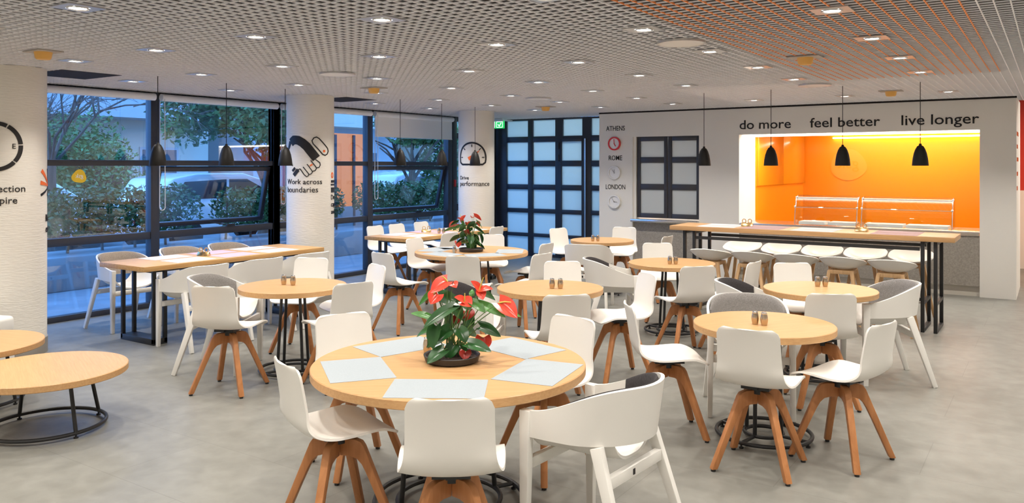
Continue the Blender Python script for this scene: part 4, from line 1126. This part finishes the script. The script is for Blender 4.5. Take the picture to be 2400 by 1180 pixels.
# ------------------------------------------------------------------ outside the windows
struct(MB().box(-60, XW - .12, -10, 60, -.12, -.04), 'floor_pavement', 'paving')
struct(MB().box(XW - .12, 20, 15.7, 60, -.12, -.04), 'floor_yard', 'paving')
struct(MB().box(XW - .11, -6.13, YB + .07, 15.7, -.12, -.04), 'floor_porch', 'paving')
tag(MB().box(-18.2, -13.3, -5, 50, -.04, -.03).build('road', 'asphalt'), 'dark street surface beyond the hedge', 'road')
tag(MB().box(-11.9, -11.0, 4.5, 17.5, -.04, .42).build('planter_wall', 'concrete', bevel=.02), 'low concrete planter wall under the clipped hedge', 'planter')
def leaf_cloud(mb, blobs, count, size, rnd):
    tot = sum(b[3] * b[4] * b[5] for b in blobs)
    for (cx, cy, cz, rx, ry, rz_) in blobs:
        for _ in range(int(count * rx * ry * rz_ / tot)):
            while True:
                v = Vector((rnd.uniform(-1, 1), rnd.uniform(-1, 1), rnd.uniform(-1, 1)))
                if .35 < v.length < 1: break
            p = Vector((cx + v.x * rx, cy + v.y * ry, cz + v.z * rz_)); s = size * rnd.uniform(.6, 1.3)
            a = Vector((rnd.gauss(0, 1), rnd.gauss(0, 1), rnd.gauss(0, .7))).normalized(); b = a.cross(Vector((rnd.gauss(0, 1), rnd.gauss(0, 1), rnd.gauss(0, 1)))).normalized()
            mb.add([p - a * s, p + b * s * .45, p + a * s, p - b * s * .45], [(0, 1, 2, 3)])
for i, (y0, y1, h) in enumerate(((5.2, 8.2, 1.22), (8.3, 11.4, 1.15), (11.6, 17.0, 1.20))):
    rnd = random.Random(40 + i); o = thing('hedge', (-11.45, y0, .53), 0, ('clipped green hedge outside the first window', 'clipped green hedge outside the tilted window by the long table', 'clipped green hedge outside the far windows')[i], 'hedge', 'street hedge')
    bl = []
    y = .42
    while y < y1 - y0 - .3: bl.append((rnd.uniform(-.03, .03), y, (h - .42) / 2 + .04, .40, .42, (h - .42) / 2)); y += .4
    m = MB(); leaf_cloud(m, bl, 5200 * (y1 - y0) / 3, .045, rnd); m.build('foliage', 'hedge_leaf', o, smooth=False)
    s = MB()
    for k in range(int((y1 - y0) / .5)): s.tube([(0, .25 + k * .5, -.11), (rnd.uniform(-.1, .1), .25 + k * .5, .5)], .02, 6)
    s.build('stem', 'bark', o)
def tree(x, y, th, cr, cz, n, label, bare=False, seed=1, size=.07):
    rnd = random.Random(seed); o = thing('tree', (x, y, -.04), 0, label, 'tree', 'street trees')
    t = MB(); t.tube([(0, 0, 0), (.05, .05, th * .5), (0, .1, th)], .13, 10, r1=.07)
    def branch(p, d, L, r, lev):
        q = p + d * L; t.tube([p, (p + q) / 2 + Vector((rnd.gauss(0, .05), rnd.gauss(0, .05), .05)) * L, q], r, 5, r1=r * .6)
        if lev > 0:
            for _ in range(4 if bare else 3):
                dd = (d + Vector((rnd.gauss(0, .5), rnd.gauss(0, .5), rnd.gauss(.1, .35)))).normalized(); branch(p + d * L * rnd.uniform(.5, 1), dd, L * .7, r * .6, lev - 1)
    for k in range(6):
        a = k * 1.1; branch(Vector((0, .1, th * rnd.uniform(.6, 1))), Vector((math.cos(a) * .6, math.sin(a) * .6, .8)).normalized(), 1.1 if bare else .9, .028 if bare else .045, 4 if bare else 1)
    t.build('trunk', 'bark', o)
    if n:
        bl = [(rnd.gauss(0, cr * .45), rnd.gauss(0, cr * .45), cz + rnd.gauss(0, cr * .35), cr * .55, cr * .55, cr * .5) for _ in range(9)]
        m = MB(); leaf_cloud(m, bl, n, size, rnd); m.build('foliage', 'tree_leaf', o, smooth=False)
tree(-12.6, 6.2, 1.9, 1, 3, 0, 'bare branched tree outside the first window', True, 5)
tree(-12.7, 10.3, 1.7, 1.45, 2.75, 15000, 'leafy green tree outside the window over the long table', False, 6)
tree(-12.7, 14.6, 1.8, 1.3, 2.9, 12000, 'leafy green tree outside the window behind the handshake column', False, 7)
tree(-12.7, 18.6, 1.7, 1.4, 2.6, 12000, 'leafy green tree outside the half lowered blind', False, 8)
tree(-20.4, 11.4, 1.0, 1.9, 1.6, 9000, 'dark bushy tree beyond the street outside the first window', False, 9)
def car(x, y, rz, label):
    o = thing('car', (x, y, -.03), rz, label, 'car', 'cars parked in the street')
    body = [(-2.0, .30), (-2.05, .75), (-1.95, .95), (-1.0, 1.02), (1.15, 1.02), (1.95, .88), (2.1, .7), (2.1, .32)]
    cab = [(-1.9, .95), (-1.55, 1.42), (-1.0, 1.52), (.1, 1.52), (.55, 1.40), (1.2, 1.0)]
    MB().prism(body, 1.7, lambda u, v, w: (u, w, v)).build('body', 'car_white', o, bevel=.08, seg=3)
    MB().prism(cab, 1.45, lambda u, v, w: (u, w, v)).build('cabin', 'car_white', o, bevel=.07, seg=3)
    for s in (-1, 1):
        MB().prism([(-1.5, 1.02), (-1.3, 1.36), (-.35, 1.40), (-.35, 1.02)], .01, lambda u, v, w: (u, s * .73 + w, v)).build('side_window', 'dark_window', o)
        MB().prism([(-.28, 1.02), (-.28, 1.40), (.15, 1.40), (.9, 1.04)], .01, lambda u, v, w: (u, s * .73 + w, v)).build('side_window', 'dark_window', o)
        for u in (-1.3, 1.3):
            w = MB(); w.lathe([(0, -.1), (.22, -.1), (.32, -.08), (.32, .08), (.22, .1), (0, .1)], 24); w.v = [(u + p[0], s * .78 + p[2], .32 + p[1]) for p in w.v]; w.build('wheel', 'tyre', o)
car(-14.7, 10.8, R(90), 'white car parked behind the hedge outside the long table window')
car(-14.7, 17.2, R(90), 'white car parked behind the hedge outside the far window')
car(-17.0, 7.6, R(90), 'pale car across the street outside the first window')
def building(x0, y0, y1, h, mat, floors, label, awn=None):
    o = thing('apartment_building', (x0, (y0 + y1) / 2, -.04), 0, label, 'building', 'buildings across the street'); L = (y1 - y0) / 2
    MB().box(-6, 0, -L, L, 0, h).build('wall', mat, o)
    for fl in range(floors):
        z = .9 + fl * 2.9; n = max(2, int(L * 2 / 2.4))
        for k in range(n):
            yy = -L + (k + .5) * 2 * L / n
            wn = MB(); wn.box(-.05, .04, yy - .65, yy + .65, z, z + 1.35); wo = wn.build('window', 'facade_grey', o); MB().box(.041, .05, yy - .57, yy + .57, z + .08, z + 1.27).build('glazing', 'dark_window', wo)
        if fl:
            b = MB(); b.box(0, 1.2, -L + .4, L - .4, z - .75, z - .6); b.box(1.12, 1.2, -L + .4, L - .4, z - .6, z + .25); b.build('balcony', 'facade_grey' if mat == 'facade_cream' else 'facade_cream', o)
            if awn and fl == 1:
                MB().prism([(0, z + 1.6), (1.3, z + 1.1), (1.3, z + .9), (0, z + 1.4)], 2 * L - 1.2, lambda u, v, w: (u, w, v)).build('awning', 'awning_brown', o)
building(-23, 9.5, 16.5, 7.5, 'facade_cream', 2, 'cream apartment building across the street outside the first window')
building(-22, 17.5, 24.5, 7.5, 'facade_grey', 2, 'grey balconied building across the street outside the long table window', True)
building(-21, 25.5, 36, 7.0, 'facade_cream', 2, 'cream building across the street outside the far windows')
o = thing('street_kiosk', (-13.0, 12.75, -.04), 0, 'orange panelled kiosk outside the window behind the handshake column', 'kiosk')
MB().box(-.25, .25, -.5, .5, 0, .8).build('counter', 'concrete', o); MB().box(-.22, .22, -.5, .5, .8, 2.38).build('panel', 'shop_orange', o)
for yy in (-.5, .05, .44): MB().box(.221, .26, yy, yy + .06, 0, 2.35).build('post', 'frame_dark', o)
